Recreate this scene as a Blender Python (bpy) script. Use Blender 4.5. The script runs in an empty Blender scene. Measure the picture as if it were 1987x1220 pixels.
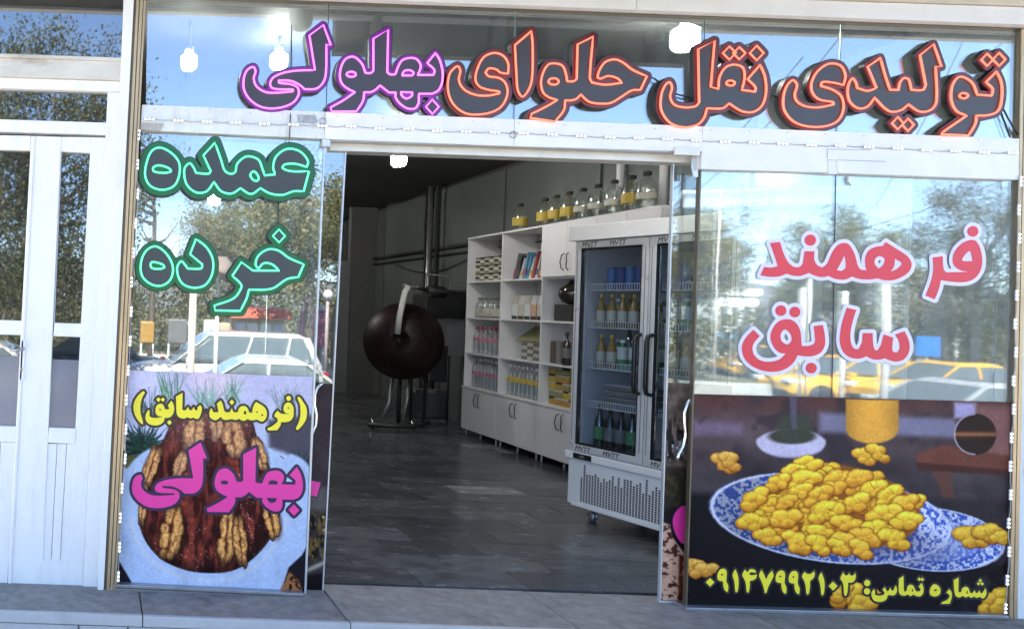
import bpy, bmesh, math, random
import numpy as np
from mathutils import Vector, Matrix
random.seed(7); rng = np.random.default_rng(11)
R = math.radians
scene = bpy.context.scene
COL = scene.collection

# ------------------------------------------------------------------ camera
CAM_D, FPX, PPX, PPY, ROLL, CAM_Z = 4.42, 1600.0, 190.0, 585.0, 0.034, 1.52
IMW, IMH = 1987.0, 1220.0
cc, ss = math.cos(ROLL), math.sin(ROLL)
cam_d = bpy.data.cameras.new('camera'); cam = bpy.data.objects.new('camera', cam_d); COL.objects.link(cam)
cam.matrix_world = Matrix(((cc, -ss, 0, 0), (0, 0, -1, -CAM_D), (ss, cc, 0, CAM_Z), (0, 0, 0, 1)))
cam_d.sensor_fit = 'HORIZONTAL'; cam_d.sensor_width = 36.0
cam_d.lens = FPX / IMW * 36.0
cam_d.shift_x = (IMW / 2 - PPX) / IMW
cam_d.shift_y = -(IMH / 2 - PPY) / IMW
cam_d.clip_start = 0.05; cam_d.clip_end = 2000
scene.camera = cam

# ------------------------------------------------------------------ light
SUN_EL, SUN_AZ = R(50), R(-20)          # sun behind the building, a little to the left
world = bpy.data.worlds.new('World'); scene.world = world; world.use_nodes = True
nt = world.node_tree; nt.nodes.clear()
sky = nt.nodes.new('ShaderNodeTexSky'); sky.sky_type = 'NISHITA'; sky.sun_disc = False
sky.sun_elevation = SUN_EL; sky.sun_rotation = SUN_AZ; sky.air_density = 0.8; sky.dust_density = 0.5; sky.ozone_density = 1.4; sky.altitude = 2000
bg = nt.nodes.new('ShaderNodeBackground'); bg.inputs[1].default_value = 0.115
wo = nt.nodes.new('ShaderNodeOutputWorld')
nt.links.new(sky.outputs[0], bg.inputs[0]); nt.links.new(bg.outputs[0], wo.inputs[0])
sd = bpy.data.lights.new('sun', 'SUN'); sun = bpy.data.objects.new('sun', sd); COL.objects.link(sun)
sd.energy = 5.0; sd.angle = R(0.53); sd.color = (1.0, 0.92, 0.80)
sdir = Vector((math.sin(SUN_AZ) * math.cos(SUN_EL), math.cos(SUN_AZ) * math.cos(SUN_EL), math.sin(SUN_EL)))
sun.rotation_euler = (-sdir).to_track_quat('-Z', 'Y').to_euler(); sun.location = (0, 20, 20)
vs = scene.view_settings
vs.view_transform = 'Standard'; vs.look = 'None'; vs.gamma = 1.0; vs.use_curve_mapping = False
vs.exposure = 2.7
scene.cycles.use_denoising = True
scene.cycles.max_bounces = 10; scene.cycles.transparent_max_bounces = 24; scene.cycles.glossy_bounces = 5

# ------------------------------------------------------------------ mapping of the photograph onto the place
def P(px, py, Y=0.0):
    t = Y + CAM_D
    u, v = (px - PPX) / FPX, -(py - PPY) / FPX
    return Vector((t * (u * cc - v * ss), Y, CAM_Z + t * (u * ss + v * cc)))
def MR(px, py, e):                       # a thing in the street whose mirror image in the glass is at px, py
    p = P(px, py, e); p.y = -e; return p

def S(r, g, b):
    f = lambda c: (c / 255 / 12.92) if c / 255 <= 0.04045 else ((c / 255 + 0.055) / 1.055) ** 2.4
    return (f(r), f(g), f(b))

# ------------------------------------------------------------------ materials
MATS = {}
def mat(name, col, rough=0.5, metal=0.0, spec=0.5, var=0.0, vscale=6.0, bump=0.0, bscale=80.0, coat=0.0,
        dirt=0.0, dirtcol=(0.12, 0.10, 0.07), dscale=2.5, emit=None, es=0.0, stretch=(1, 1, 1)):
    m = bpy.data.materials.new(name); m.use_nodes = True
    n = m.node_tree; b = n.nodes['Principled BSDF']
    b.inputs['Base Color'].default_value = (*col, 1); b.inputs['Roughness'].default_value = rough
    b.inputs['Metallic'].default_value = metal; b.inputs['Specular IOR Level'].default_value = spec
    b.inputs['Coat Weight'].default_value = coat; b.inputs['Coat Roughness'].default_value = 0.08
    tc = n.nodes.new('ShaderNodeNewGeometry'); mp = n.nodes.new('ShaderNodeMapping')
    mp.inputs['Scale'].default_value = stretch
    n.links.new(tc.outputs['Position'], mp.inputs['Vector'])
    last = None
    if var > 0:
        no = n.nodes.new('ShaderNodeTexNoise'); no.inputs['Scale'].default_value = vscale; no.inputs['Detail'].default_value = 5
        no.inputs['Roughness'].default_value = 0.6
        n.links.new(mp.outputs[0], no.inputs['Vector'])
        ra = n.nodes.new('ShaderNodeMapRange'); ra.inputs[1].default_value = 0.3; ra.inputs[2].default_value = 0.7
        ra.inputs[3].default_value = 1 - var; ra.inputs[4].default_value = 1 + var
        n.links.new(no.outputs[0], ra.inputs[0])
        mx = n.nodes.new('ShaderNodeVectorMath'); mx.operation = 'SCALE'; mx.inputs[0].default_value = col
        n.links.new(ra.outputs[0], mx.inputs['Scale']); last = mx.outputs[0]
        rr = n.nodes.new('ShaderNodeMapRange'); rr.inputs[3].default_value = max(0.03, rough - 0.12); rr.inputs[4].default_value = min(1, rough + 0.12)
        n.links.new(no.outputs[0], rr.inputs[0]); n.links.new(rr.outputs[0], b.inputs['Roughness'])
    if dirt > 0:
        n2 = n.nodes.new('ShaderNodeTexNoise'); n2.inputs['Scale'].default_value = dscale; n2.inputs['Detail'].default_value = 9
        n2.inputs['Roughness'].default_value = 0.7
        n.links.new(mp.outputs[0], n2.inputs['Vector'])
        cr = n.nodes.new('ShaderNodeMapRange'); cr.inputs[1].default_value = 0.52; cr.inputs[2].default_value = 0.78
        cr.inputs[3].default_value = 0; cr.inputs[4].default_value = dirt
        n.links.new(n2.outputs[0], cr.inputs[0])
        mc = n.nodes.new('ShaderNodeMix'); mc.data_type = 'RGBA'
        n.links.new(cr.outputs[0], mc.inputs[0])
        if last: n.links.new(last, mc.inputs[6])
        else: mc.inputs[6].default_value = (*col, 1)
        mc.inputs[7].default_value = (*dirtcol, 1); last = mc.outputs[2]
    if last: n.links.new(last, b.inputs['Base Color'])
    if bump > 0:
        nb = n.nodes.new('ShaderNodeTexNoise'); nb.inputs['Scale'].default_value = bscale; nb.inputs['Detail'].default_value = 6
        n.links.new(mp.outputs[0], nb.inputs['Vector'])
        bu = n.nodes.new('ShaderNodeBump'); bu.inputs['Strength'].default_value = bump; bu.inputs['Distance'].default_value = 0.01
        n.links.new(nb.outputs[0], bu.inputs['Height']); n.links.new(bu.outputs[0], b.inputs['Normal'])
    if emit:
        b.inputs['Emission Color'].default_value = (*emit, 1); b.inputs['Emission Strength'].default_value = es
    MATS[name] = m; return m

def glassmat(name, refl=0.2, tint=(0.9, 0.95, 0.93), dust=0.0, wav=0.0, rough=0.0):
    m = bpy.data.materials.new(name); m.use_nodes = True; n = m.node_tree; n.nodes.clear()
    out = n.nodes.new('ShaderNodeOutputMaterial')
    tr = n.nodes.new('ShaderNodeBsdfTransparent'); tr.inputs[0].default_value = (*tint, 1)
    gl = n.nodes.new('ShaderNodeBsdfGlossy'); gl.inputs['Roughness'].default_value = rough; gl.inputs[0].default_value = (0.95, 0.98, 1, 1)
    fr = n.nodes.new('ShaderNodeLayerWeight'); fr.inputs[0].default_value = 0.25
    mr = n.nodes.new('ShaderNodeMapRange'); mr.inputs[1].default_value = 0; mr.inputs[2].default_value = 1
    mr.inputs[3].default_value = refl; mr.inputs[4].default_value = min(0.9, refl + 0.5)
    n.links.new(fr.outputs['Fresnel'], mr.inputs[0])
    mx = n.nodes.new('ShaderNodeMixShader'); n.links.new(mr.outputs[0], mx.inputs[0])
    n.links.new(tr.outputs[0], mx.inputs[1]); n.links.new(gl.outputs[0], mx.inputs[2]); fin = mx
    geo = n.nodes.new('ShaderNodeNewGeometry')
    if wav > 0:
        no = n.nodes.new('ShaderNodeTexNoise'); no.inputs['Scale'].default_value = 1.6; no.inputs['Detail'].default_value = 1.5
        n.links.new(geo.outputs['Position'], no.inputs['Vector'])
        bu = n.nodes.new('ShaderNodeBump'); bu.inputs['Strength'].default_value = wav; bu.inputs['Distance'].default_value = 0.004
        n.links.new(no.outputs[0], bu.inputs['Height']); n.links.new(bu.outputs[0], gl.inputs['Normal'])
    if dust > 0:
        mp = n.nodes.new('ShaderNodeMapping'); mp.inputs['Scale'].default_value = (14, 1, 1.2)
        n.links.new(geo.outputs['Position'], mp.inputs['Vector'])
        no = n.nodes.new('ShaderNodeTexNoise'); no.inputs['Scale'].default_value = 1.3; no.inputs['Detail'].default_value = 8; no.inputs['Roughness'].default_value = 0.7
        n.links.new(mp.outputs[0], no.inputs['Vector'])
        m2 = n.nodes.new('ShaderNodeMapRange'); m2.inputs[1].default_value = 0.35; m2.inputs[2].default_value = 0.8
        m2.inputs[3].default_value = dust * 0.35; m2.inputs[4].default_value = dust * 1.8
        n.links.new(no.outputs[0], m2.inputs[0])
        df = n.nodes.new('ShaderNodeBsdfDiffuse'); df.inputs[0].default_value = (0.62, 0.66, 0.66, 1)
        m3 = n.nodes.new('ShaderNodeMixShader'); n.links.new(m2.outputs[0], m3.inputs[0])
        n.links.new(mx.outputs[0], m3.inputs[1]); n.links.new(df.outputs[0], m3.inputs[2]); fin = m3
    n.links.new(fin.outputs[0], out.inputs[0]); MATS[name] = m; return m

# ------------------------------------------------------------------ mesh helpers
class MB:
    def __init__(s): s.v = []; s.f = []; s.sm = []
    def face(s, pts, sm=False):
        i = len(s.v); s.v += [tuple(p) for p in pts]; s.f.append(tuple(range(i, i + len(pts)))); s.sm.append(sm); return s
    def prism(s, a, b, sm=False):          # two rings of equal length
        n = len(a); i = len(s.v); s.v += [tuple(p) for p in a] + [tuple(p) for p in b]
        s.f.append(tuple(i + k for k in range(n))); s.f.append(tuple(i + n + k for k in reversed(range(n)))); s.sm += [False, False]
        for k in range(n):
            q = (k + 1) % n; s.f.append((i + k, i + n + k, i + n + q, i + q)); s.sm.append(sm)
        return s
    def box(s, x0, y0, z0, x1, y1, z1):
        return s.prism([(x0, y0, z0), (x1, y0, z0), (x1, y1, z0), (x0, y1, z0)], [(x0, y0, z1), (x1, y0, z1), (x1, y1, z1), (x0, y1, z1)])
    def tube(s, pts, r, n=8, closed=False, taper=None):
        pts = [Vector(p) for p in pts]; m = len(pts); i = len(s.v); up = None
        for k, p in enumerate(pts):
            a = pts[(k - 1) % m] if (closed or k > 0) else p; b = pts[(k + 1) % m] if (closed or k < m - 1) else p
            d = (b - a); d = d.normalized() if d.length > 1e-9 else Vector((0, 0, 1))
            if up is None: up = Vector((0, 1, 0)) if abs(d.y) < 0.9 else Vector((1, 0, 0))
            x = d.cross(up)
            if x.length < 1e-4: x = d.cross(Vector((1, 0, 0.3)))
            x.normalize(); y = x.cross(d).normalized()
            up = y
            rr = r if taper is None else r * taper[k]
            for j in range(n):
                an = 2 * math.pi * j / n; s.v.append(tuple(p + x * rr * math.cos(an) + y * rr * math.sin(an)))
        for k in range(m if closed else m - 1):
            q = (k + 1) % m
            for j in range(n):
                g = (j + 1) % n; s.f.append((i + k * n + j, i + k * n + g, i + q * n + g, i + q * n + j)); s.sm.append(True)
        if not closed:
            s.f.append(tuple(i + j for j in reversed(range(n)))); s.f.append(tuple(i + (m - 1) * n + j for j in range(n))); s.sm += [False, False]
        return s
    def lathe(s, prof, c=(0, 0, 0), n=14, axis='z'):
        i = len(s.v); m = len(prof)
        for (r, z) in prof:
            for j in range(n):
                an = 2 * math.pi * j / n; a, b = r * math.cos(an), r * math.sin(an)
                s.v.append((c[0] + a, c[1] + b, c[2] + z) if axis == 'z' else ((c[0] + a, c[1] + z, c[2] + b) if axis == 'y' else (c[0] + z, c[1] + a, c[2] + b)))
        for k in range(m - 1):
            for j in range(n):
                g = (j + 1) % n; s.f.append((i + k * n + j, i + k * n + g, i + (k + 1) * n + g, i + (k + 1) * n + j)); s.sm.append(True)
        s.f.append(tuple(i + j for j in reversed(range(n)))); s.f.append(tuple(i + (m - 1) * n + j for j in range(n))); s.sm += [False, False]
        return s
    def fac(s, poly, yf, yb):              # a piece of the shopfront given in photograph pixels, front at yf, back at yb
        a = [P(x, y, yf) for x, y in poly]; b = [Vector((p.x, yb, p.z)) for p in a]
        return s.prism(a, b)
    def mesh(s, name, off=(0, 0, 0)):
        me = bpy.data.meshes.new(name); o = off
        me.from_pydata([(x - o[0], y - o[1], z - o[2]) for x, y, z in s.v], [], s.f)
        for p, q in zip(me.polygons, s.sm): p.use_smooth = q
        bm = bmesh.new(); bm.from_mesh(me); bmesh.ops.recalc_face_normals(bm, faces=bm.faces); bm.to_mesh(me); bm.free()
        return me

def wl(o):                                 # world position of a parent, its roots are never scaled
    return Vector(o.get('_base', (0, 0, 0)))
def link(name, me, m=None, parent=None, loc=(0, 0, 0), rz=0.0):
    o = bpy.data.objects.new(name, me); COL.objects.link(o)
    if m is not None and len(me.materials) == 0: me.materials.append(m)
    if parent: o.parent = parent
    o.location = loc
    if rz: o.rotation_euler = (0, 0, rz)
    return o
def tag(o, label=None, cat=None, group=None, kind=None):
    if label: o['label'] = label
    if cat: o['category'] = cat
    if group: o['group'] = group
    if kind: o['kind'] = kind
    return o
BASE = {}
def thing(name, base=(0, 0, 0), label=None, cat=None, group=None, rz=0.0):
    o = bpy.data.objects.new(name, None); COL.objects.link(o); o.location = base; o.rotation_euler = (0, 0, rz)
    o.empty_display_size = 0.1; BASE[o.name] = tuple(base)
    return tag(o, label, cat, group)
def part(name, mb, m, parent, local=False, bev=0.0):   # mb in world coordinates unless local; returns the child
    off = (0, 0, 0) if local else BASE.get(parent.name, (0, 0, 0))
    o = link(name, mb.mesh(name, off), m, parent); BASE[o.name] = off
    if bev: bevel(o, bev)
    return o
def bevel(o, w, seg=2):
    md = o.modifiers.new('bevel', 'BEVEL'); md.width = w; md.segments = seg; md.limit_method = 'ANGLE'; md.angle_limit = R(40)
def struct(name, mb, m, bev=0.0):
    o = link(name, mb.mesh(name), m); o['kind'] = 'structure'
    if bev: bevel(o, bev)
    return o
def solo(name, mb, m, label, cat, group=None, bev=0.0):
    o = link(name, mb.mesh(name), m); tag(o, label, cat, group)
    if bev: bevel(o, bev)
    return o
def copy_tree(o, parent=None):
    c = o.copy(); COL.objects.link(c); c.parent = parent
    for ch in list(o.children): copy_tree(ch, c)
    return c

# ------------------------------------------------------------------ lettering: traced outlines
def loops_of(spec, ox, oy, sc):
    """spec: string of x,y points, '*' = corner, ';' = next outline; D cx,cy,rx,ry = diamond; O cx,cy,rx,ry = ellipse"""
    out = []
    for part_ in spec.split(';'):
        w = part_.split()
        if not w: continue
        if w[0] in 'DO':
            cx, cy, rx, ry = [float(t) for t in w[1].split(',')]
            if w[0] == 'D': q = [(cx, cy - ry), (cx + rx, cy), (cx, cy + ry), (cx - rx, cy)]
            else: q = [(cx + rx * math.cos(a), cy + ry * math.sin(a)) for a in np.linspace(0, 2 * math.pi, 18, endpoint=False)]
            out.append([(ox + x / sc, oy + y / sc) for x, y in q]); continue
        pts = []; cor = []
        for t in w:
            cor.append(t.endswith('*')); x, y = t.rstrip('*').split(','); pts.append(np.array([float(x), float(y)]))
        n = len(pts); res = []
        for i in range(n):
            p0, p1, p2, p3 = pts[i - 1], pts[i], pts[(i + 1) % n], pts[(i + 2) % n]
            if cor[i] and cor[(i + 1) % n]: res.append(p1); continue
            d = np.linalg.norm(p2 - p1)
            m1 = (p2 - p1) if cor[i] else (p2 - p0) * d / (np.linalg.norm(p1 - p0) + d) 
            m2 = (p2 - p1) if cor[(i + 1) % n] else (p3 - p1) * d / (np.linalg.norm(p3 - p2) + d)
            for t in (0, .25, .5, .75):
                h = (2*t**3 - 3*t*t + 1) * p1 + (t**3 - 2*t*t + t) * m1 + (-2*t**3 + 3*t*t) * p2 + (t**3 - t*t) * m2
                res.append(h)
        out.append([(ox + p[0] / sc, oy + p[1] / sc) for p in res])
    return out
def sdf(loops, X, Y):
    d2 = np.full(X.shape, 1e18); ins = np.zeros(X.shape, bool)
    for lp in loops:
        n = len(lp)
        for i in range(n):
            (x0, y0), (x1, y1) = lp[i], lp[(i + 1) % n]
            dx, dy = x1 - x0, y1 - y0; L = dx * dx + dy * dy + 1e-12
            t = np.clip(((X - x0) * dx + (Y - y0) * dy) / L, 0, 1)
            d2 = np.minimum(d2, (X - x0 - t * dx) ** 2 + (Y - y0 - t * dy) ** 2)
            if y0 != y1:
                c = ((y0 > Y) != (y1 > Y)) & (X < dx * (Y - y0) / dy + x0); ins ^= c
    return np.where(ins, -1, 1) * np.sqrt(d2)
def offset_loops(loops, d, step=1.4, holes=True):
    a = np.array([p for l in loops for p in l]); mn = a.min(0) - d - 3 * step; mx = a.max(0) + d + 3 * step
    xs = np.arange(mn[0], mx[0], step); ys = np.arange(mn[1], mx[1], step)
    X, Y = np.meshgrid(xs, ys); F = sdf(loops, X, Y) - d
    seg = {}
    I = F < 0; ny, nx = F.shape
    mixed = ~((I[:-1, :-1] == I[1:, :-1]) & (I[:-1, :-1] == I[:-1, 1:]) & (I[:-1, :-1] == I[1:, 1:]))
    def cut(a_, b_):
        (r0, c0), (r1, c1) = a_, b_; f0, f1 = F[r0, c0], F[r1, c1]; t = f0 / (f0 - f1)
        return (xs[c0] + (xs[c1] - xs[c0]) * t if c0 != c1 else xs[c0], ys[r0] + (ys[r1] - ys[r0]) * t if r0 != r1 else ys[r0])
    pos = {}; nxt = {}
    for r, c in zip(*np.nonzero(mixed)):
        q = [(r, c), (r, c + 1), (r + 1, c + 1), (r + 1, c)]
        en = []
        for k in range(4):
            a_, b_ = q[k], q[(k + 1) % 4]
            if I[a_] != I[b_]:
                key = tuple(sorted((a_, b_)))
                if key not in pos: pos[key] = cut(*key)
                en.append((key, I[a_]))
        st = [k for k, v in en if v]; fi = [k for k, v in en if not v]
        for k_ in range(len(st)): nxt[st[k_]] = fi[k_ % len(fi)]
    out = []; used = set()
    for k in list(nxt):
        if k in used: continue
        lp = []; cur = k
        while cur not in used and cur in nxt:
            used.add(cur); lp.append(pos[cur]); cur = nxt[cur]
        if len(lp) > 5:
            A = np.array(lp); A = (np.roll(A, 1, 0) + 2 * A + np.roll(A, -1, 0)) / 4; A = (np.roll(A, 1, 0) + 2 * A + np.roll(A, -1, 0)) / 4
            out.append([tuple(p) for p in A])
    if not holes:
        keep = []
        for l in out:
            c = np.array(l); area = 0.5 * np.sum(c[:, 0] * np.roll(c[:, 1], -1) - np.roll(c[:, 0], -1) * c[:, 1])
            keep.append((abs(area), l))
        out = [l for a_, l in keep if a_ > 60]
    return out
def plate(name, loops, yf, th, m, parent=None, mirror=False):
    """flat letter shape standing at yf (front face), thickness th, outline in photograph pixels"""
    cu = bpy.data.curves.new(name, 'CURVE'); cu.dimensions = '2D'; cu.fill_mode = 'BOTH'; cu.extrude = 0.5
    for lp in loops:
        sp = cu.splines.new('POLY'); sp.points.add(len(lp) - 1)
        for i, (x, y) in enumerate(lp): sp.points[i].co = (x, y, 0, 1)
        sp.use_cyclic_u = True
    tmp = bpy.data.objects.new('tmp_curve', cu)
    me = bpy.data.meshes.new_from_object(tmp); me.name = name
    bpy.data.objects.remove(tmp); bpy.data.curves.remove(cu)
    off = BASE.get(parent.name, (0, 0, 0)) if parent else (0, 0, 0)
    for v in me.vertices:
        p = P(v.co.x, v.co.y, yf); y = yf if v.co.z > 0 else yf + th
        v.co = (p.x - off[0], y - off[1], p.z - off[2])
    me.materials.clear(); me.materials.append(m)
    o = link(name, me, None, parent); BASE[o.name] = off
    bm = bmesh.new(); bm.from_mesh(me); bmesh.ops.recalc_face_normals(bm, faces=bm.faces); bm.to_mesh(me); bm.free()
    return o
def inside(p, lp):
    x, y = p; c = False; n = len(lp)
    for i in range(n):
        (x0, y0), (x1, y1) = lp[i], lp[(i + 1) % n]
        if (y0 > y) != (y1 > y) and x < (x1 - x0) * (y - y0) / (y1 - y0) + x0: c = not c
    return c
def plates(name, loops, yf, th, m, parent):
    """one plate for each separate letter piece, its holes kept with it"""
    outer = [l for l in loops if not any(inside(l[0], o) for o in loops if o is not l)]
    for o in outer: plate(name, [o] + [h for h in loops if h is not o and inside(h[0], o)], yf, th, m, parent)
def bounds_base(loops, Y):
    a = np.array([p for l in loops for p in l]); return tuple(P(a[:, 0].mean(), a[:, 1].max(), Y))
# ------------------------------------------------------------------ palette
M_white = mat('painted_white_aluminium', (0.84, 0.82, 0.79), 0.38, var=0.05, vscale=3, bump=0.03, dirt=0.22, dirtcol=(0.42, 0.42, 0.40), dscale=4)
M_whitedirty = mat('weathered_white_panel', (0.74, 0.76, 0.74), 0.5, var=0.08, vscale=5, bump=0.08, dirt=0.65, dirtcol=(0.33, 0.31, 0.24), dscale=5, stretch=(3, 1, 0.7))
M_cream = mat('weathered_cream_bar', (0.62, 0.60, 0.54), 0.55, var=0.1, vscale=7, bump=0.12, dirt=0.75, dirtcol=(0.24, 0.18, 0.10), dscale=6, stretch=(0.7, 1, 2))
M_upvc = mat('white_plastic_door', (0.83, 0.82, 0.80), 0.32, var=0.04, vscale=2.5, bump=0.02, dirt=0.30, dirtcol=(0.45, 0.44, 0.42), dscale=6, stretch=(3, 1, .6))
M_groove = mat('groove_shadow_gap', (0.35, 0.37, 0.42), 0.6)
M_gold = mat('champagne_aluminium', (0.56, 0.41, 0.24), 0.34, metal=0.45, var=0.12, vscale=9, dirt=0.5, dirtcol=(0.12, 0.10, 0.07), dscale=8, stretch=(4, 1, .5))
M_golddark = mat('dark_bronze_aluminium', (0.16, 0.13, 0.09), 0.42, metal=0.6, var=0.2)
M_alu = mat('grey_aluminium', (0.42, 0.42, 0.43), 0.35, metal=0.7, var=0.12, vscale=10, dirt=0.4, dirtcol=(0.12, 0.11, 0.1), dscale=9)
M_beigebar = mat('beige_track_aluminium', (0.72, 0.68, 0.60), 0.42, metal=0.2, var=0.08, dirt=0.35, dirtcol=(0.2, 0.17, 0.12), dscale=7)
M_steel = mat('polished_steel', (0.7, 0.7, 0.7), 0.16, metal=1.0, var=0.06)
M_black = mat('black_rubber', (0.015, 0.015, 0.016), 0.55)
M_clip = mat('pale_metal_clip', (0.6, 0.61, 0.62), 0.35, metal=0.4, var=0.1)
M_glass = glassmat('shop_glass', 0.185, (0.90, 0.94, 0.93), dust=0.06, wav=0.12, rough=0.012)
M_glasstop = glassmat('upper_pane_glass', 0.20, (0.90, 0.94, 0.93), dust=0.05, wav=0.10, rough=0.012)
M_glassveil = glassmat('dusty_window_glass', 0.17, (0.90, 0.94, 0.93), dust=0.13, wav=0.16, rough=0.02)
M_glassclean = glassmat('door_glass', 0.13, (0.93, 0.96, 0.95), dust=0.012, wav=0.1, rough=0.012)
M_glassdark = glassmat('tinted_glass', 0.22, (0.35, 0.37, 0.38), dust=0.02, wav=0.15, rough=0.018)
M_frost = mat('frosted_lower_pane', (0.15, 0.17, 0.21), 0.22, spec=.7, var=0.12, vscale=2, coat=0.3)
M_edge = mat('glass_edge', (0.30, 0.40, 0.36), 0.2, spec=0.8)
M_led = mat('lit_led', (0.9, 0.9, 0.9), 0.3, emit=(1, 1, 1), es=0.55)
M_ledbody = mat('led_module_plastic', (0.5, 0.52, 0.56), 0.4)
M_wire = mat('thin_white_wire', (0.45, 0.45, 0.46), 0.5)
M_cable = mat('black_cable', (0.02, 0.02, 0.022), 0.5)
M_conc = mat('grey_concrete', (0.29, 0.265, 0.24), 0.8, var=0.25, vscale=14, bump=0.35, bscale=90, dirt=0.8, dirtcol=(0.09, 0.08, 0.07), dscale=4.5)
M_marble = mat('pale_grey_marble', (0.50, 0.49, 0.48), 0.38, var=0.12, vscale=5, bump=0.05, dirt=0.5, dirtcol=(0.2, 0.19, 0.18), dscale=5)
M_pave = mat('paving_concrete', (0.50, 0.44, 0.36), 0.85, var=0.2, vscale=4, bump=0.3, bscale=50)
M_asphalt = mat('asphalt', (0.055, 0.055, 0.057), 0.85, var=0.25, vscale=8, bump=0.5, bscale=200)
M_dark = mat('dark_interior_plaster', (0.10, 0.10, 0.10), 0.6, var=0.1)
M_ceil = mat('dark_glossy_ceiling', (0.085, 0.085, 0.08), 0.6, spec=.12, var=0.1, vscale=1.5)
M_wall = mat('grey_green_wall_panel', (0.135, 0.148, 0.14), 0.16, var=0.06, vscale=1.2, spec=0.6)
M_back = mat('dim_back_wall', (0.17, 0.175, 0.18), 0.5, var=0.08)
M_building = mat('stone_cladding', (0.42, 0.39, 0.34), 0.7, var=0.1)
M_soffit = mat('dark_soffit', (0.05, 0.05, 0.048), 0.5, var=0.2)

# ------------------------------------------------------------------ ground and building shell
def joint_slab(name, mb, m): return struct(name, mb, m)
g = MB(); g.box(-60, -1.05, -0.36, 60, -0.42, -0.17); struct('paving', g, M_pave)
g = MB(); g.box(-80, -7.0, -0.5, 80, -1.06, -0.175); struct('pavement', g, M_pave)
g = MB(); g.box(-80, -7.35, -0.85, 80, -7.004, -0.48); struct('kerb', g, M_marble)
g = MB(); g.box(-150, -24.0, -1.2, 150, -7.36, -0.80); struct('road', g, M_asphalt)
g = MB(); g.box(-200, -300, -1.2, 200, -24.3, -0.66); struct('far_ground', g, mat('dry_park_ground', (0.16, 0.15, 0.09), 0.9, var=0.3, vscale=0.6))
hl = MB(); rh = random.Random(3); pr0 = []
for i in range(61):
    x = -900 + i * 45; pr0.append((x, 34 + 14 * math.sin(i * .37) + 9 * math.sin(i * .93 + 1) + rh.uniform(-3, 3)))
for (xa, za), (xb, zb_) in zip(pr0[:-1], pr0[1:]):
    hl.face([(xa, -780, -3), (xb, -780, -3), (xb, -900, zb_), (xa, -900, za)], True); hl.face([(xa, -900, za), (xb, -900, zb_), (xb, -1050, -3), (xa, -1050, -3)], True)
struct('added_hills', hl, mat('haze_blue_hill', (0.15, 0.165, 0.19), .95, var=.25, vscale=.01))  # ridge added to cover the bright horizon; haze blue put into its colour
g = MB(); g.box(-200, -1100, -3.2, 200, -300.01, -0.9); struct('distant_ground', MB().box(-1500, -1100, -3.2, 1800, -300.01, -0.9), MATS['dry_park_ground'])
g = MB(); g.box(-150, -24.3, -1.2, 150, -24.004, -0.62); struct('far_kerb', g, M_marble)
g = MB(); g.box(-20, -0.05, -0.5, 20, 25, -0.03); struct('ground', g, M_conc)
for k in range(-12, 13):
    g = MB(); g.box(k * 3.0, -13.1, -0.796, k * 3.0 + 1.4, -12.98, -0.792)
    struct('lane_marking', g, MATS.get('road_paint') or mat('road_paint', (0.7, 0.7, 0.66), 0.7, var=0.2))

# step: tread slabs with joints, pale nosing, marble riser slabs
step = thing('front_step', (2.4, -0.42, -0.17), 'grey concrete step with pale worn nosing running under the whole shopfront', 'step')
xs = [-1.6, -0.55, 0.27, 1.28, 2.42, 3.5, 4.45, 5.6, 6.8]
for a, b in zip(xs[:-1], xs[1:]):
    g = MB(); g.box(a + .003, -0.385, -0.14, b - .003, 0.16, -0.002 - 0.004 * random.random()); part('slab', g, M_conc, step, bev=.004)
    g = MB(); g.box(a + .002, -0.42, -0.05, b - .002, -0.388, 0.004); part('nosing', g, M_marble, step, bev=.006)
for a, b in zip([-1.6, -0.83, -0.04, 0.2, 0.95, 1.75, 2.5, 3.3, 4.1, 4.9], [-0.83, -0.04, 0.2, 0.95, 1.75, 2.5, 3.3, 4.1, 4.9, 5.8]):
    g = MB(); g.box(a + .004, -0.41, -0.17, b - .004, -0.386, -0.055); part('riser_slab', g, M_marble, step, bev=.002)

# interior shell
XW, ZC, XL = 5.10, 3.42, 0.10
g = MB(); g.box(XL - .15, 0.25, -0.03, XL, 20.5, ZC); struct('wall_left', g, M_dark)
g = MB(); g.box(XW + .02, 0.0, -0.03, XW + .2, 20.5, ZC); struct('wall_core', g, M_dark)
g = MB(); g.box(XL, 0.12, ZC, XW + .2, 20.5, ZC + .1); struct('ceiling', g, M_ceil)
g = MB(); g.box(XL, 20.5, -0.03, XW, 20.65, ZC); struct('back_wall', g, M_back)
g = MB(); g.box(-3.0, 0.12, ZC + .1, 9, 20.6, 4.2); struct('upper_building', g, M_building)
g = MB(); g.box(XW + .2, 0.12, -0.03, 9, 6, ZC + .1); struct('neighbour_building', g, M_building)
g = MB(); g.box(-3.0, 1.6, -0.03, XL - .15, 1.75, ZC + .1); struct('hall_back_wall', g, M_dark)
g = MB(); g.box(-3.0, 0.12, ZC, XL - .15, 1.75, ZC + .1); struct('hall_ceiling', g, M_dark)
g = MB(); g.box(-3.0, 0.12, -0.03, XL - .15, 1.6, -0.01); struct('hall_floor', g, M_conc)
# right wall as separate glossy panels (edges read as seams)
wallp = struct('wall_right', MB().box(XW + .012, 0.0, -0.02, XW + .02, 20.5, ZC), M_black)
yy = [0.02, 2.05, 4.0, 6.0, 8.15, 10.35, 12.6, 15, 17.5, 20.48]
for a, b in zip(yy[:-1], yy[1:]):
    part('wall_panel', MB().box(XW, a + .03, 0.0, XW + .011, b - .03, ZC - .05), M_wall, wallp)
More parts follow.
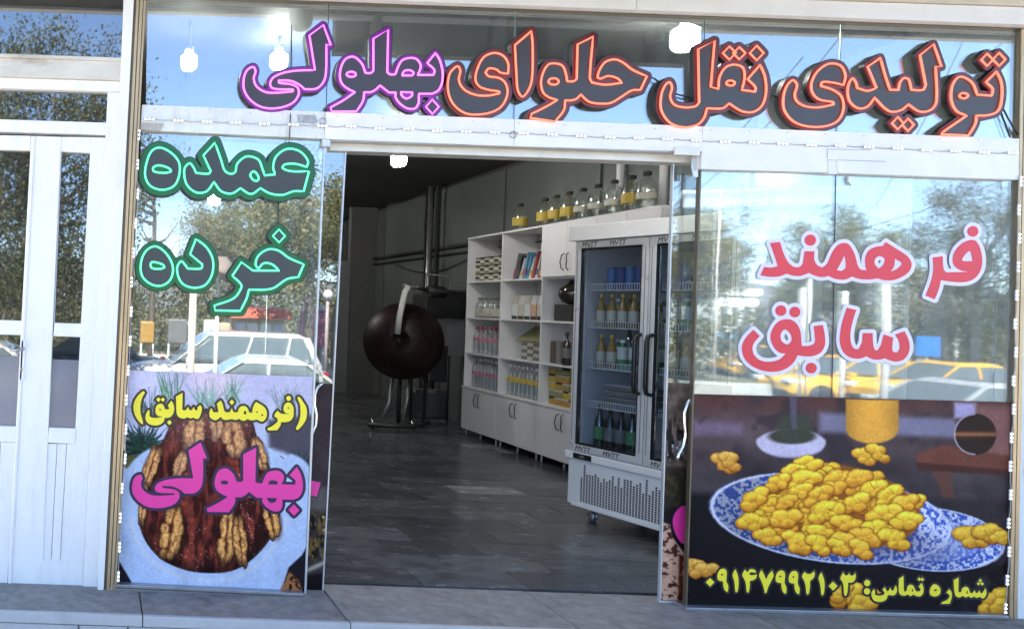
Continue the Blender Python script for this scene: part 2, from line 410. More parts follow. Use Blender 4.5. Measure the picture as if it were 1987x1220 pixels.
# seams of the ceiling: long strips
# bulkhead and rear room beyond
g = MB(); g.box(XL, 10.75, 1.98, 4.2, 10.95, 2.42); struct('bulkhead', g, M_back)
g = MB(); g.box(XL, 10.95, 2.2, XW, 20.4, 2.26); struct('rear_ceiling', g, M_dark)
g = MB(); g.box(XL, 10.8, 2.42, 4.19, 10.9, ZC); struct('upper_back_wall', g, mat('dim_upper_wall', (0.09, 0.095, 0.09), 0.4, var=.1))
g = MB(); g.box(4.2, 10.74, 0, 4.62, 10.94, 2.42); struct('wall_pier', g, M_back)
g = MB(); g.box(4.62, 10.76, 0, XW, 10.92, ZC); struct('rear_partition', g, M_dark)

# floor tiles: 0.6 x 0.3 stone, running bond
fl = struct('floor', MB().box(XL, 0.18, -0.025, XW, 20.5, -0.008), mat('floor_grout', (0.035, 0.036, 0.038), 0.8))
tcols = [(0.098, 0.102, 0.108), (0.080, 0.084, 0.090), (0.120, 0.125, 0.132), (0.062, 0.065, 0.070), (0.24, 0.245, 0.25)]
tm = [mat('slate_tile_%s' % 'abcde'[i], c, 0.24, var=0.35, vscale=5, bump=0.12, bscale=30, spec=0.5, stretch=(.9, 1.6, 1), dirt=.5, dirtcol=(.19, .19, .19), dscale=3.4) for i, c in enumerate(tcols)]
def tile_me(i, w):
    return MB().box(.0025, .0025, -0.007, w - .0025, .2975, 0.0).mesh('tile')
tmes = {}
bulk = MB()
cnt = 0
for r_ in range(0, 67):
    y = 0.185 + r_ * 0.30; x = XL - (0.34 if r_ % 2 else 0.0) + random.uniform(-.03, .03)
    while x < XW - .02:
        a = max(x, XL + .002); b = min(x + .6, XW - .002)
        if b - a > .05:
            if cnt < 290:
                i = random.choices(range(5), (5, 5, 3, 4, .45))[0]; w = round(b - a, 3); key = (i, w)
                if key not in tmes:
                    tmes[key] = tile_me(i, w); tmes[key].materials.append(tm[i])
                o = link('tile', tmes[key], None, fl, (a, y, random.uniform(-.0012, .0012)))
                cnt += 1
            else: bulk.box(a + .003, y + .003, -.007, b - .003, y + .297, -.001)
        x += .6
o = part('far_tiles', bulk, tm[1], fl); o['kind'] = 'stuff'

# canopy over the front, the dark board hanging from its edge
can = thing('canopy', (2.4, -0.8, 3.62), 'deep dark canopy projecting over the shopfront, seen only as a reflection', 'canopy')
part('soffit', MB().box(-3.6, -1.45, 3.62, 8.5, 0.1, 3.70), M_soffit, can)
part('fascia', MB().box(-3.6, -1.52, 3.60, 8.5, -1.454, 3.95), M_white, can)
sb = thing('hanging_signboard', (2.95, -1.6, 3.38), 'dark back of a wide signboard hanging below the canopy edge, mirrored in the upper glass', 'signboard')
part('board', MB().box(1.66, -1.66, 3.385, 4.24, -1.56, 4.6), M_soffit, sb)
part('bracket', MB().box(1.9, -1.55, 3.5, 1.94, -1.40, 3.615), M_alu, sb)
part('bracket', MB().box(3.9, -1.55, 3.5, 3.94, -1.40, 3.615), M_alu, sb)
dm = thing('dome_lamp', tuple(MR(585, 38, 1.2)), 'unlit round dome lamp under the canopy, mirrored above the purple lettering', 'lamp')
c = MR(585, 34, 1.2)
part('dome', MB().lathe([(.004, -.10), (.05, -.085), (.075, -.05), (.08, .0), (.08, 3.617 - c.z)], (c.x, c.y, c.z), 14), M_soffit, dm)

# ------------------------------------------------------------------ shopfront frame
def yl(x, x0, y0, k): return y0 + (x - x0) * k
topb = lambda x: yl(x, 860, 5, 0.0382)
front = thing('top_beam', tuple(P(1130, 10, 0)), 'bright white beam running along the very top of the shopfront', 'beam')
part('face_panel', MB().fac([(240, topb(240)), (1235, topb(1235)), (1235, -80), (240, -80)], -0.07, 0.10), M_white, front, bev=.003)
part('face_panel', MB().fac([(1236, topb(1236)), (2040, topb(2040)), (2040, topb(2040) - 34), (1236, topb(1236) - 30)], -0.07, 0.10), M_white, front, bev=.003)
part('cornice', MB().fac([(1236, topb(1236) - 33), (2040, topb(2040) - 37), (2040, -90), (1236, -90)], -0.085, 0.10), mat('cream_cornice', (0.66, 0.58, 0.47), .5, var=.08), front, bev=.003)
part('shadow_gap', MB().fac([(284, topb(284) + 9), (1990, topb(1990) + 9), (1990, topb(1990)), (284, topb(284))], -0.02, 0.06), M_golddark, front)

# left post: white strip, then ribbed champagne profile
post = thing('left_post', tuple(P(205, 1148, 0)), 'white and champagne ribbed aluminium post between the white door and the left window', 'post')
def lerp(a, b, t): return a + (b - a) * t
def strip(xt0, xt1, xb0, xb1, yt=-40, yb=1148): return [(xt0, yt), (xt1, yt), (xb1, yb), (xb0, yb)]
part('white_face', MB().fac(strip(242, 262, 189, 201), -0.055, 0.12), M_white, post, bev=.002)
for (a, b, c_, d, yf, m_) in ((263, 267, 202, 206.5, -.045, M_golddark), (267, 272, 206.5, 212, -.06, M_gold), (272, 274, 212, 214, -.045, M_golddark),
                              (274, 279.5, 214, 219.5, -.058, M_gold), (279.5, 281, 219.5, 221, -.04, M_golddark), (281, 285, 221, 225, -.052, M_gold)):
    part('rib', MB().fac(strip(a, b, c_, d), yf, 0.10), m_, post)
rpost = thing('right_post', tuple(P(1965, 1200, 0)), 'champagne aluminium post closing the shopfront on the right edge', 'post')
for (a, b, c_, d, yf, m_) in ((1981, 1984, 1956, 1959, -.04, M_golddark), (1984, 1990, 1959, 1965, -.055, M_gold), (1990, 1992, 1965, 1967, -.04, M_golddark), (1992, 1999, 1967, 1974, -.058, M_gold), (1999, 2060, 1974, 2030, -.05, M_whitedirty)):
    part('rib', MB().fac(strip(a, b, c_, d, 20, 1215), yf * .35, 0.004), m_, rpost)

# upper glazing
hdt = lambda x: yl(x, 270, 203, 0.0387)
hdb = lambda x: yl(x, 280, 253, 0.0392)
up = thing('upper_glazing', tuple(P(1130, 235, 0)), 'row of frameless glass panes above the entrance behind the neon words', 'glazing')
ub = [(286, 282), (638, 633), (1002, 997), (1368, 1363), (1634, 1623), (1982, 1977)]
def pane(name, poly, yf, th, m, parent):
    mb = MB().fac(poly, yf, yf + th); o = part(name, mb, m, parent)
    o.data.materials.append(M_edge)
    for p in o.data.polygons:
        if abs(p.normal.y) < .5: p.material_index = 1
    return o
for (a, a2), (b, b2) in zip(ub[:-1], ub[1:]):
    pane('glass_pane', [(a + .8, topb(a)), (b - .8, topb(b)), (b2 - .8, hdt(b2) + 14), (a2 + .8, hdt(a2) + 14)], 0.0, .008, M_glasstop, up)
for (a, b) in ((1001.8, 996.6), (1633.8, 1622.8), (1367.8, 1363), (637.8, 633)):
    part('joint', MB().fac([(a - .5, topb(a)), (a + .5, topb(a)), (b + .5, hdt(b)), (b - .5, hdt(b))], .001, .007), M_black, up)

# header: dirty left length, clean middle, deep right fascia with its notch
hd = thing('header', tuple(P(1130, 290, 0)), 'long white header panel over the open entrance carrying the row of lit LED modules', 'header')
part('left_panel', MB().fac([(276, hdt(276)), (631, hdt(631)), (629, hdb(629) + 3), (272, hdb(272))], -0.035, 0.03), M_whitedirty, hd, bev=.002)
part('middle_panel', MB().fac([(632, hdt(632)), (998, hdt(998)), (997, hdb(997) + 3), (630, hdb(630) + 3)], -0.04, 0.03), M_white, hd, bev=.002)
part('middle_panel', MB().fac([(998.8, hdt(998.8)), (1363, hdt(1363)), (1362, hdb(1362) - 1), (997.8, hdb(997.8) + 3)], -0.04, 0.03), M_white, hd, bev=.002)
part('right_fascia', MB().fac([(1364, hdt(1364)), (1978, hdt(1978)), (1977, 349), (1626, 336), (1626, 311), (1606, 310), (1606, 335), (1360, 328)], -0.04, 0.03), M_white, hd, bev=.002)
part('fascia_tongue', MB().fac([(1606.8, 311), (1625.2, 312), (1625.2, 338), (1606.8, 337)], -0.032, 0.03), M_white, hd)
part('cut_line', MB().fac([(1605, 289), (1690, 291), (1690, 292), (1606, 290.2), (1606.2, 309), (1605, 309)], -0.0415, -0.04), M_groove, hd)
part('cut_line', MB().fac([(1625, 310), (1718, 313), (1718, 314.2), (1625, 311.2)], -0.0415, -0.04), M_groove, hd)
part('track', MB().fac([(640, 276), (1361, 294), (1361, 317), (640, 292)], 0.035, 0.14), M_beigebar, hd, bev=.003)
part('track_lip', MB().fac([(640, hdb(640) + 3.5), (1361, hdb(1361) - .5), (1361, hdb(1361) + 2), (640, hdb(640) + 6)], -0.03, 0.034), M_alu, hd)
part('tape_patch', MB().fac([(576, 222), (612, 224), (617, 236), (610, 241), (578, 238)], -0.0365, -0.0355), mat('grey_tape', (0.42, 0.43, 0.45), .5, var=.3, vscale=30, dirt=.6, dirtcol=(.2, .19, .17), dscale=20), hd)
part('lower_bar', MB().fac([(276, 238), (318, 240), (312, 254), (272, 252)], -0.042, -0.036), mat('corroded_bar', (0.45, 0.42, 0.38), .5, var=.2, dirt=.8, dirtcol=(.15, .10, .06), dscale=9), hd)
for x in list(range(300, 640, 62)) + list(range(655, 1360, 88)) + list(range(1380, 1975, 74)):
    yy0 = hdt(x) + (8 if x < 1363 else 6)
    part('screw', MB().lathe([(.0032, 0), (.003, -.0012), (.0004, -.0016)], P(x, yy0, -.0402), 8, 'y'), M_alu, hd)
for (x, y) in ((742 / 3.974 + 440, 935 / 3.974), (840 + 620 / 3.974, 1040 / 3.974)):
    part('cable_grommet', MB().tube([P(x + 6.2 * math.cos(a), y + 6.2 * math.sin(a), -.044) for a in np.linspace(0, 6.283, 16, endpoint=False)], .0026, 6, closed=True), M_alu, hd)

# left fixed window
lw = thing('left_window', tuple(P(410, 1150, 0)), 'tall fixed glass pane left of the entrance behind the green neon words', 'window')
pane('glass_pane', [(275, 252), (629, 268), (591, 1153), (225, 1134)], 0.0, .008, M_glass, lw)
part('sill_rail', MB().fac([(222, 1133), (590, 1151), (589, 1165), (206, 1146)], -0.05, 0.06), M_alu, lw, bev=.003)
part('sill_groove', MB().fac([(224, 1138.5), (589, 1156), (589, 1158), (224, 1140.5)], -0.052, -0.0495), M_golddark, lw)
part('edge_trim', MB().fac([(629, 268), (632, 268), (594, 1161), (590, 1161)], -0.006, 0.02), M_clip, lw)
part('pane_clip', MB().fac([(627, 262), (643, 263), (641, 285), (625, 284)], -0.03, 0.02), M_clip, lw, bev=.002)
# right fixed window
rw = thing('right_window', tuple(P(1650, 1190, 0)), 'wide fixed glass pane right of the entrance with red and white lettering', 'window')
pane('glass_pane', [(1362.5, 300), (1622, 318), (1606, 1190), (1333, 1178)], 0.0, .008, M_glassveil, rw)
pane('glass_pane', [(1623.4, 318), (1981, 336), (1958, 1196), (1607.4, 1190)], 0.0, .008, M_glassveil, rw)
part('joint', MB().fac([(1622, 318), (1623.4, 318), (1607.4, 1190), (1606, 1190)], -.001, .007), M_black, rw)
part('sill_rail', MB().fac([(1332, 1178), (1958, 1194), (1960, 1214), (1331, 1197)], -0.05, 0.06), M_alu, rw, bev=.003)
part('sill_groove', MB().fac([(1332, 1184), (1957, 1200), (1957, 1202.5), (1332, 1186.5)], -0.052, -0.0495), M_golddark, rw)
part('edge_trim', MB().fac([(1359.5, 296), (1362.3, 296), (1333, 1196), (1330, 1196)], -0.006, 0.02), M_golddark, rw)
part('pane_bracket', MB().fac([(1343, 306), (1355, 306), (1355, 344), (1346, 344), (1342, 325)], -0.008, -0.001), M_clip, rw, bev=.002)
part('pane_bracket', MB().fac([(1646, 342), (1659, 342), (1658, 356), (1652, 360), (1646, 353)], -0.014, -0.002), M_clip, rw, bev=.002)
part('track_box', MB().fac([(1310, 285), (1359, 286.5), (1358, 302), (1309, 300)], -0.05, -0.041), M_beigebar, rw)

# sliding glass leaves
ll = thing('sliding_door', tuple(P(610, 1162, .07)), 'left sliding glass leaf pushed open behind the walnut cake poster, steel pull handle', 'door', 'sliding glass doors of the entrance')
pane('glass_pane', [(400, 262), (671, 276), (625, 1161), (380, 1150)], 0.065, .01, M_glassclean, ll)
part('edge_strip', MB().fac([(670.6, 278), (673, 278), (627, 1161), (624.4, 1161)], 0.06, .08), M_clip, ll)
part('bottom_clip', MB().fac([(590, 1150), (616, 1150), (615, 1163), (589, 1162)], 0.055, .062), M_clip, ll)
rl = thing('sliding_door', tuple(P(1330, 1188, .07)), 'right sliding glass leaf pushed open behind the biscuit poster, curved steel handle', 'door', 'sliding glass doors of the entrance')
pane('glass_pane', [(1308, 300), (1772, 322), (1742, 1196), (1281, 1182)], 0.065, .01, M_glassclean, rl)
part('edge_strip', MB().fac([(1771, 322), (1773, 322), (1743, 1196), (1741, 1196)], 0.06, .08), M_clip, rl)
part('edge_strip', MB().fac([(1307, 300), (1309, 300), (1282, 1184), (1279.5, 1184)], 0.06, .08), M_clip, rl)
part('bottom_clip', MB().fac([(1280, 1165), (1330, 1169), (1329, 1188), (1279, 1184)], 0.05, .062), M_clip, rl, bev=.004)
def handle(pts, parent, Y=0.02):
    q = [P(x, y, Y) for x, y in pts]; out = []
    for i in range(len(q) - 1):
        for t in (0, .5): out.append(q[i].lerp(q[i + 1], t))
    out.append(q[-1])
    h = part('pull_handle', MB().tube(out, .0085, 10), M_steel, parent)
    for x, y in (pts[1], pts[-2]):
        part('standoff', MB().tube([P(x, y, Y), P(x + 6, y, 0.066)], .006, 8), M_steel, h)
handle([(626, 742), (616, 752), (611, 765), (610, 785), (614, 805), (613, 825), (604, 845), (599, 858), (598, 872)], ll)
handle([(1341, 771), (1334, 782), (1328, 800), (1328, 825), (1330, 845), (1325, 866), (1317, 880), (1314, 892)], rl)

# LED module strings
def led_string(name, x0, y0, x1, y1, n, label, vertical=False, Y=-0.046):
    t = thing(name, tuple(P((x0 + x1) / 2, max(y0, y1), Y)), label, 'LED string', 'strings of lit white LED modules')
    pts = []
    for i in range(n):
        f = i / (n - 1); x, y = lerp(x0, x1, f), lerp(y0, y1, f)
        if vertical: x += random.uniform(-2.2, 2.2)
        else: y += random.uniform(-1.2, 1.2)
        d = Vector((x1 - x0, y1 - y0)).normalized(); nn = Vector((-d.y, d.x)); hl, hw = 10.5, 2.6
        c2 = Vector((x, y)); q = [c2 - d * hl - nn * hw, c2 + d * hl - nn * hw, c2 + d * hl + nn * hw, c2 - d * hl + nn * hw]
        mo = part('led_module', MB().fac([(a.x, a.y) for a in q], Y - .006, Y), M_ledbody, t, bev=.002)
        for k in (-1, 0, 1):
            e = c2 + d * 7.6 * k
            c3 = P(e.x, e.y, Y - .006)
            part('led', MB().lathe([(.0052, 0), (.005, -.003), (.003, -.0052), (.0005, -.006)], c3, 8, 'y'), M_led, mo)
        pts += [P(x - d.x * hl, y - d.y * hl, Y - .002), P(x + d.x * hl, y + d.y * hl, Y - .002)]
        if i < n - 1: pts.append(P(x + (x1 - x0) / (n - 1) / 2, y + (y1 - y0) / (n - 1) / 2 + (1.5 if not vertical else 0), Y - .002))
    part('wire', MB().tube(pts, .0018, 5), M_wire, t)
led_string('led_string', 290, 231, 1966, 297, 31, 'string of white LED modules running across the header above the entrance')
led_string('led_string', 271, 262, 230, 1118, 16, 'vertical string of white LED modules beside the left post', True)
led_string('led_string', 1981, 352, 1953, 1180, 16, 'vertical string of white LED modules along the right post', True)

# ------------------------------------------------------------------ neighbouring white door
dr = thing('white_door', (tuple(P(100, 1146, 0))), 'white plastic double door with narrow glass lights left of the shop', 'door')
part('transom_bar', MB().fac([(-260, 100), (239, 117), (236, 156), (-260, 140)], -0.03, 0.1), M_cream, dr, bev=.005)
part('transom_lip', MB().fac([(-260, 95), (239, 112), (239, 119), (-260, 102)], -0.045, -0.031), M_cream, dr, bev=.003)
pane('upper_pane', [(-260, -40), (242, -28), (239, 112), (-260, 96)], 0.02, .008, M_glassdark, dr)
def bar(name, poly, yf=0.0, yb=.06, m=None, bev=.004): return part(name, MB().fac(poly, yf, yb), m or M_upvc, dr, bev=bev)
bar('frame_head', [(-260, 142), (235, 158), (234, 179), (-260, 163)], -.01)
bar('frame_jamb', [(209, 178.5), (234, 179.5), (190, 1147), (160, 1146)], -.01)
bar('frame_rail', [(-260, 223), (206.5, 238), (205, 262), (-260, 247)], -.006)
pane('transom_pane', [(-260, 163), (210, 178), (207, 239), (-260, 224)], 0.03, .008, M_glassdark, dr)
# right leaf: stiles, rails, panes, board panel
bar('stile', [(60.5, 263.5), (119.5, 265.5), (106, 560), (80.5, 1143), (14, 1141)], .004)
bar('stile', [(176.5, 266), (205, 267), (160, 1145.5), (129.5, 1144.5)], .004)
bar('rail', [(119.5, 265.5), (176.5, 266), (175.5, 297), (118.5, 294)], .004)
bar('rail', [(105.5, 626), (160, 628), (158, 654), (103.5, 652)], .004)
bar('rail', [(95, 829), (150.2, 831), (148.2, 861), (92.5, 859)], .004)
bar('rail', [(82.5, 1085), (133.8, 1088), (130, 1144.5), (80, 1143)], .004)
pane('glass_light', [(118, 290), (178, 294), (162, 630), (104, 628)], .03, .008, M_glassdark, dr)
bar('glass_light', [(101, 697), (157, 699), (151, 833), (93, 831)], .03, .04, M_frost, 0)
pane('clear_light', [(103, 650), (160, 652), (157, 698.5), (101, 696.5)], .03, .008, M_glassdark, dr)
n_ = 3
for i in range(n_):
    f0, f1 = i / n_, (i + 1) / n_
    xt0, xt1 = lerp(92.5, 148.2, f0), lerp(92.5, 148.2, f1); xb0, xb1 = lerp(82, 134, f0), lerp(82, 134, f1)
    bar('board', [(xt0 + .5, 860), (xt1 - .5, 861), (xb1 - .5, 1089), (xb0 + .5, 1086)], .014, .04, bev=.0025)
# left leaf
bar('rail', [(-120, 260), (60, 263.5), (59, 292), (-120, 288)], .004)
bar('rail', [(-120, 617), (42.5, 622), (41, 650), (-120, 646)], .004)
bar('rail', [(-120, 822), (33, 827), (31.5, 858), (-120, 853)], .004)
bar('rail', [(-120, 1080), (18, 1085), (13, 1141), (-120, 1138)], .004)
pane('glass_light', [(-120, 286), (60.5, 290), (43, 624), (-120, 619)], .03, .008, M_glassdark, dr)
bar('glass_light', [(-120, 688), (40, 691), (33, 829), (-120, 824)], .03, .04, M_frost, 0)
pane('clear_light', [(-120, 645), (42, 648), (40, 690.5), (-120, 687.5)], .03, .008, M_glassdark, dr)
for i in range(5):
    f0, f1 = i / 5, (i + 1) / 5
    xt0, xt1 = lerp(-120, 31.8, f0), lerp(-120, 31.8, f1); xb0, xb1 = lerp(-120, 18.5, f0), lerp(-120, 18.5, f1)
    bar('board', [(xt0 + .5, 857), (xt1 - .5, 858), (xb1 - .5, 1086), (xb0 + .5, 1085)], .014, .04, bev=.0025)
bar('meeting_strip', [(62, 264), (68, 264.4), (21, 1141), (15, 1141)], -.004, .004)
bar('threshold', [(-120, 1139), (190, 1147), (188, 1156), (-120, 1148)], -.03, .06, M_alu)
for (a, b) in ((119.5, 105.3), ):
    bar('gasket', [(a - 1, 294), (a + .8, 294), (b + .8, 627), (b - 1, 627)], .001, .0035, M_groove, 0)
hp = bar('handle_plate', [(41, 660), (50, 660.4), (46, 738), (37, 737)], -.004, .0035, M_upvc, .003)
part('lever', MB().tube([P(45, 677, -.004), P(45, 677, -.05), P(38, 678, -.055), P(20, 680, -.055)], .008, 8), M_alu, hp)
part('keyhole', MB().lathe([(.008, 0), (.008, -.003), (.0005, -.0035)], P(42, 716, -.0045), 10, 'y'), M_gold, hp)
# cable down from the purple word
w = MB().tube([P(566, 48, -.012), P(566, 120, -.012), P(564, 215, -.03), P(563, 240, -.045), P(562, 262, -.047), P(559, 290, -.03)], .0026, 6)
solo('cable', w, M_cable, 'thin black cable hanging from the purple word down to the upper green word', 'cable')
w = MB().tube([P(1252, 148, -.03), P(1268, 152, -.02), P(1282, 162, -.02), P(1300, 178, -.02), P(1312, 183, -.02), P(1340, 190, -.02)], .005, 6)
solo('cable', w, M_cable, 'short black cable joining the two middle red words', 'cable')
w = MB().tube([P(1488, 187, -.02), P(1500, 186, -.02), P(1510, 190, -.02), P(1522, 196, -.02)], .005, 6)
solo('cable', w, M_cable, 'short black cable between the two right-hand red words', 'cable')
for i, pts in enumerate((((1944, 206), (1956, 230), (1975, 262)), ((1940, 212), (1950, 240), (1960, 266)))):
    solo('cable', MB().tube([P(x, y, -.012) for x, y in pts], .004, 6), M_cable, ('upper', 'lower')[i] + ' of two black cables slanting down right of the last red word', 'cable')
solo('cable', MB().tube([P(x, y, -.012) for x, y in ((540, 385), (541, 420), (541, 446))], .0026, 6), M_cable, 'short black cable between the two green neon words', 'cable')
# ------------------------------------------------------------------ neon words
A_, B_, C_, D_ = (440, 0, 3.974), (840, 0, 3.974), (1240, 0, 2.66), (200, 230, 2.44)
LI = ("745,195* 803,350* 768,345* 765,560 745,635 690,685 600,690* 560,655 490,625 400,622* 405,640 490,650 545,675 555,725 520,785 450,822 350,838 255,822 175,765 133,690 133,600 160,540 205,518 222,550 208,605 228,665 290,708 360,718 512,706* 508,692 400,690 347,678 335,640 365,595 450,560 560,545 680,543* 637,275*")
BHL = ("980,440 1040,490 1070,565* 1110,565 1130,550* 1130,300* 1245,232* 1238,560* 1260,575 1300,575* 1320,520 1350,470 1400,450 1460,455 1495,500 1490,540 1470,580* 1595,580* 1600,540 1545,490* 1610,410* 1645,470 1665,560 1660,640 1630,700 1580,725* 1480,725* 1480,790 1455,835 1400,840 1340,805 1300,750 1305,715* 1250,715* 1180,660* 1150,690 1110,712 1060,712* 1050,780 1000,860* 810,862* 800,830* 900,775 990,712* 940,690 890,650 872,590 885,510 920,455; O 960,575,36,20; 1350,583* 1368,550 1410,543 1442,562 1430,584*; 1340,712* 1432,714* 1425,742 1385,762 1352,742")
DOTB = "D 1585,825,50,55"
HLW = ("940,490 1000,510 1025,570 1035,628* 1085,628 1108,610* 1115,345* 1235,285* 1210,600 1225,638* 1330,655 1458,640* 1420,605 1350,588 1295,608* 1270,600 1285,540 1330,480 1400,460 1460,480 1540,540 1650,590* 1600,695* 1530,700 1450,750 1370,795 1280,800 1200,785 1140,730* 1110,760 1070,775 1020,775* 1010,850 940,940* 750,910* 760,880* 880,820 960,772* 900,755 850,715 833,640 850,560 890,500; O 930,630,40,25")
YE2 = ("190,512 212,545 200,610 215,660 260,705 340,735 430,738 512,722* 510,708 430,695 360,670 328,620 340,540 390,445 470,410 540,430 580,490 580,570* 520,562 490,538 430,530 405,560* 430,590 500,600 550,630 575,690 565,760 520,830 440,870 340,885 250,875 170,820 125,740 115,640 135,560")
ALF = "760,242* 770,360 765,600 740,690 690,748 655,700 645,600 632,350*"
NQL = ("390,212* 370,450* 410,460* 415,400 445,350 490,335 535,350 545,400 530,465* 600,475* 600,450 560,410* 625,335* 650,400 655,480 635,545 590,578 530,575 465,535* 430,560 350,560* 335,610 300,645 230,658 160,635 115,570 115,490 135,440 158,425 170,455 160,500 180,540 230,555 290,550 310,530* 305,255*; O 472,430,22,13; D 466,275,34,34; D 517,276,32,32; D 607,275,36,38")
TYE = "795,415 815,440 803,490 815,525 860,550 930,555 1005,540* 1000,528 930,515 895,480 890,430 920,370 980,330 1040,340 1065,390 1055,440* 1000,428 945,425 938,445* 1000,465 1045,500 1055,560 1030,620 970,650 880,655 800,630 750,570 745,500 765,440"
LYD = ("1100,405 1120,430 1125,455* 1180,470 1225,455* 1180,345* 1245,300* 1270,390 1295,465* 1340,465* 1345,430 1365,405 1390,410 1400,440 1405,465* 1465,465 1480,440* 1450,285* 1520,230* 1560,345* 1530,345* 1535,520 1510,565 1450,578 1390,540* 1350,570 1290,575 1215,505* 1180,550 1130,560 1085,520 1078,450; D 1335,637,30,32; D 1388,645,30,32")
TU = ("1670,398 1720,430 1745,490* 1820,495* 1825,460 1790,425* 1845,370* 1870,430 1870,520 1850,575 1800,595 1740,598* 1735,640 1700,700* 1560,695* 1570,680* 1690,598* 1640,575 1612,520 1615,450 1640,405; O 1675,495,22,14; D 1796,310,30,32; D 1858,308,32,34")
OMD = ("530,115* 560,200 575,245 600,262 625,255 635,215 680,180 735,195 755,240 765,270* 815,265* 805,230 820,180 870,145 930,155 970,200 965,230* 910,215 860,218 850,235 890,250 975,250* 950,345* 900,345 850,362 790,355 745,330* 700,358 650,330* 610,355 560,345 525,300* 490,345 440,350 395,310 385,240 410,212 430,235 440,258* 500,262 510,250* 475,175*; 712,250 730,265 737,285 728,296 710,290 697,268; 270,138 325,165 360,210 360,270 335,320 280,338 225,320 200,275 205,215 230,155; 265,222 310,235 322,250 290,258 240,250 238,232")
KHR = ("655,680* 710,720* 835,720* 800,690 760,685 735,712* 722,690 735,650 780,620 830,625 880,660 950,690* 925,750* 870,760 800,805 690,810* 680,850 650,910* 530,908* 527,885* 620,850 655,800 650,780 612,745*; D 833,556,29,31; 440,570* 490,610 520,670 515,740 480,790 420,800 370,775 350,710 370,675 390,695 400,710* 465,710 470,690* 412,642*; 250,605 300,640 330,700 320,760 280,790 230,785 185,745 180,680 205,625; 230,680 280,690 290,705 260,712 228,705")
BAHL = LI + ';' + BHL + ';' + DOTB

def neon_material(name, col, es): return mat(name, col, .3, emit=col, es=es)
N_pur, N_red, N_grn = neon_material('lit_purple_neon', (0.80, 0.16, 0.92),   .30), neon_material('lit_red_neon', (1.0, 0.16, 0.09),   .30), neon_material('lit_green_neon', (0.10, 0.88, 0.38), .27)
R_pur, R_red, R_grn = mat('purple_acrylic_glow', (0.16, 0.015, 0.20), .3, var=.1), mat('dark_red_acrylic_glow', (0.12, 0.018, 0.014), .3, var=.1), mat('green_acrylic_glow', (0.008, 0.11, 0.036), .3, var=.1)  # glow of the tubes on the acrylic put into the rim colours
M_face = mat('slate_acrylic_face', (0.048, 0.048, 0.052), .4, var=.06)
M_sideb = mat('black_letter_side', (0.014, 0.014, 0.016), .5)

def neon_word(label, groups, neon, rim, rim_w=9.0, group='neon words on the shopfront', Y=-0.046):
    allp = [l for sp, o in groups for l in loops_of(sp, *o)]
    t = thing('neon_sign', bounds_base(allp, Y), label, 'neon sign', group)
    back = offset_loops(allp, rim_w, 1.3)
    back = [l for l in back if len(l) > 28]
    plate('backing_board', back, Y + .012, .026, M_sideb, t)
    plate('rim', offset_loops(allp, rim_w - 1.2, 1.3), Y + .007, .0045, rim, t)
    for sp, o in groups:
        L = loops_of(sp, *o)
        plates('face', L, Y + .003, .0035, M_face, t)
        for lp in L:
            part('neon_tube', MB().tube([P(x, y, Y - .004) for x, y in lp], .0054, 7, closed=True), neon, t)
    return t
neon_word('purple neon word at the left end of the top sign row', [(LI, A_), (BHL, A_), (DOTB, A_)], N_pur, R_pur, 8)
neon_word('red neon word in the middle of the row, directly right of the purple word', [(YE2, B_), (ALF, B_), (HLW, B_)], N_red, R_red, 10)
neon_word('short red neon word with three diamond dots above it, just right of the bright lamp', [(NQL, C_)], N_red, R_red, 10)
neon_word('long red neon word at the far right end of the sign row', [(TYE, C_), (LYD, C_), (TU, C_)], N_red, R_red, 9)
neon_word('upper green neon word on the left window', [(OMD, D_)], N_grn, R_grn, 13)
neon_word('lower green neon word with one diamond dot on the left window', [(KHR, D_)], N_grn, R_grn, 11)

# ------------------------------------------------------------------ printed words on the right window
E_, F_ = (1460, 430, 4.32), (1420, 580, 5.23)
RHMND = ("150,180* 232,170* 260,260 300,340 350,378 400,378 425,350* 440,248* 520,248* 520,320 545,365 590,385* 630,350 670,260 720,195 780,178 820,205 860,280 885,370 910,400 960,408* 950,370 950,300 980,240 1040,210 1095,205* 1120,172* 1220,235 1300,290 1335,350 1320,410 1260,460 1180,490 1100,490 1055,475* 980,485 900,480 835,460* 780,485 700,480 640,455* 580,465 520,450 475,430* 400,455 330,450 290,435* 220,460 140,462 70,450* 100,380* 160,385 215,372* 190,290; 775,275* 785,380 750,412 708,405* 745,340; 1070,290 1110,310 1100,360 1060,395* 1025,350 1035,305; 1195,310* 1255,350 1215,395 1160,420* 1190,370; O 487,155,47,47")
RFR = ("1515,300* 1595,290* 1605,400 1625,425* 1810,420* 1740,405 1690,360 1685,290 1720,220 1790,165 1860,155 1900,200 1925,290 1920,390 1870,470 1790,505 1690,505 1580,490* 1565,560 1530,650* 1455,620* 1500,500 1520,400; 1830,240* 1850,330* 1760,325 1790,270; O 1850,82,45,45")
RSA = ("1170,88* 1265,110* 1230,220 1205,340 1210,440 1240,500 1290,505 1325,440* 1335,345* 1430,345* 1435,450 1450,510 1480,520 1520,460* 1545,360* 1640,390* 1630,480 1635,530 1680,540 1705,500 1700,430 1660,360* 1755,325* 1800,430 1800,530 1750,610 1670,635 1600,620 1555,600* 1500,615 1430,610 1370,580* 1290,605 1200,590 1130,530 1100,430 1110,300 1140,180")
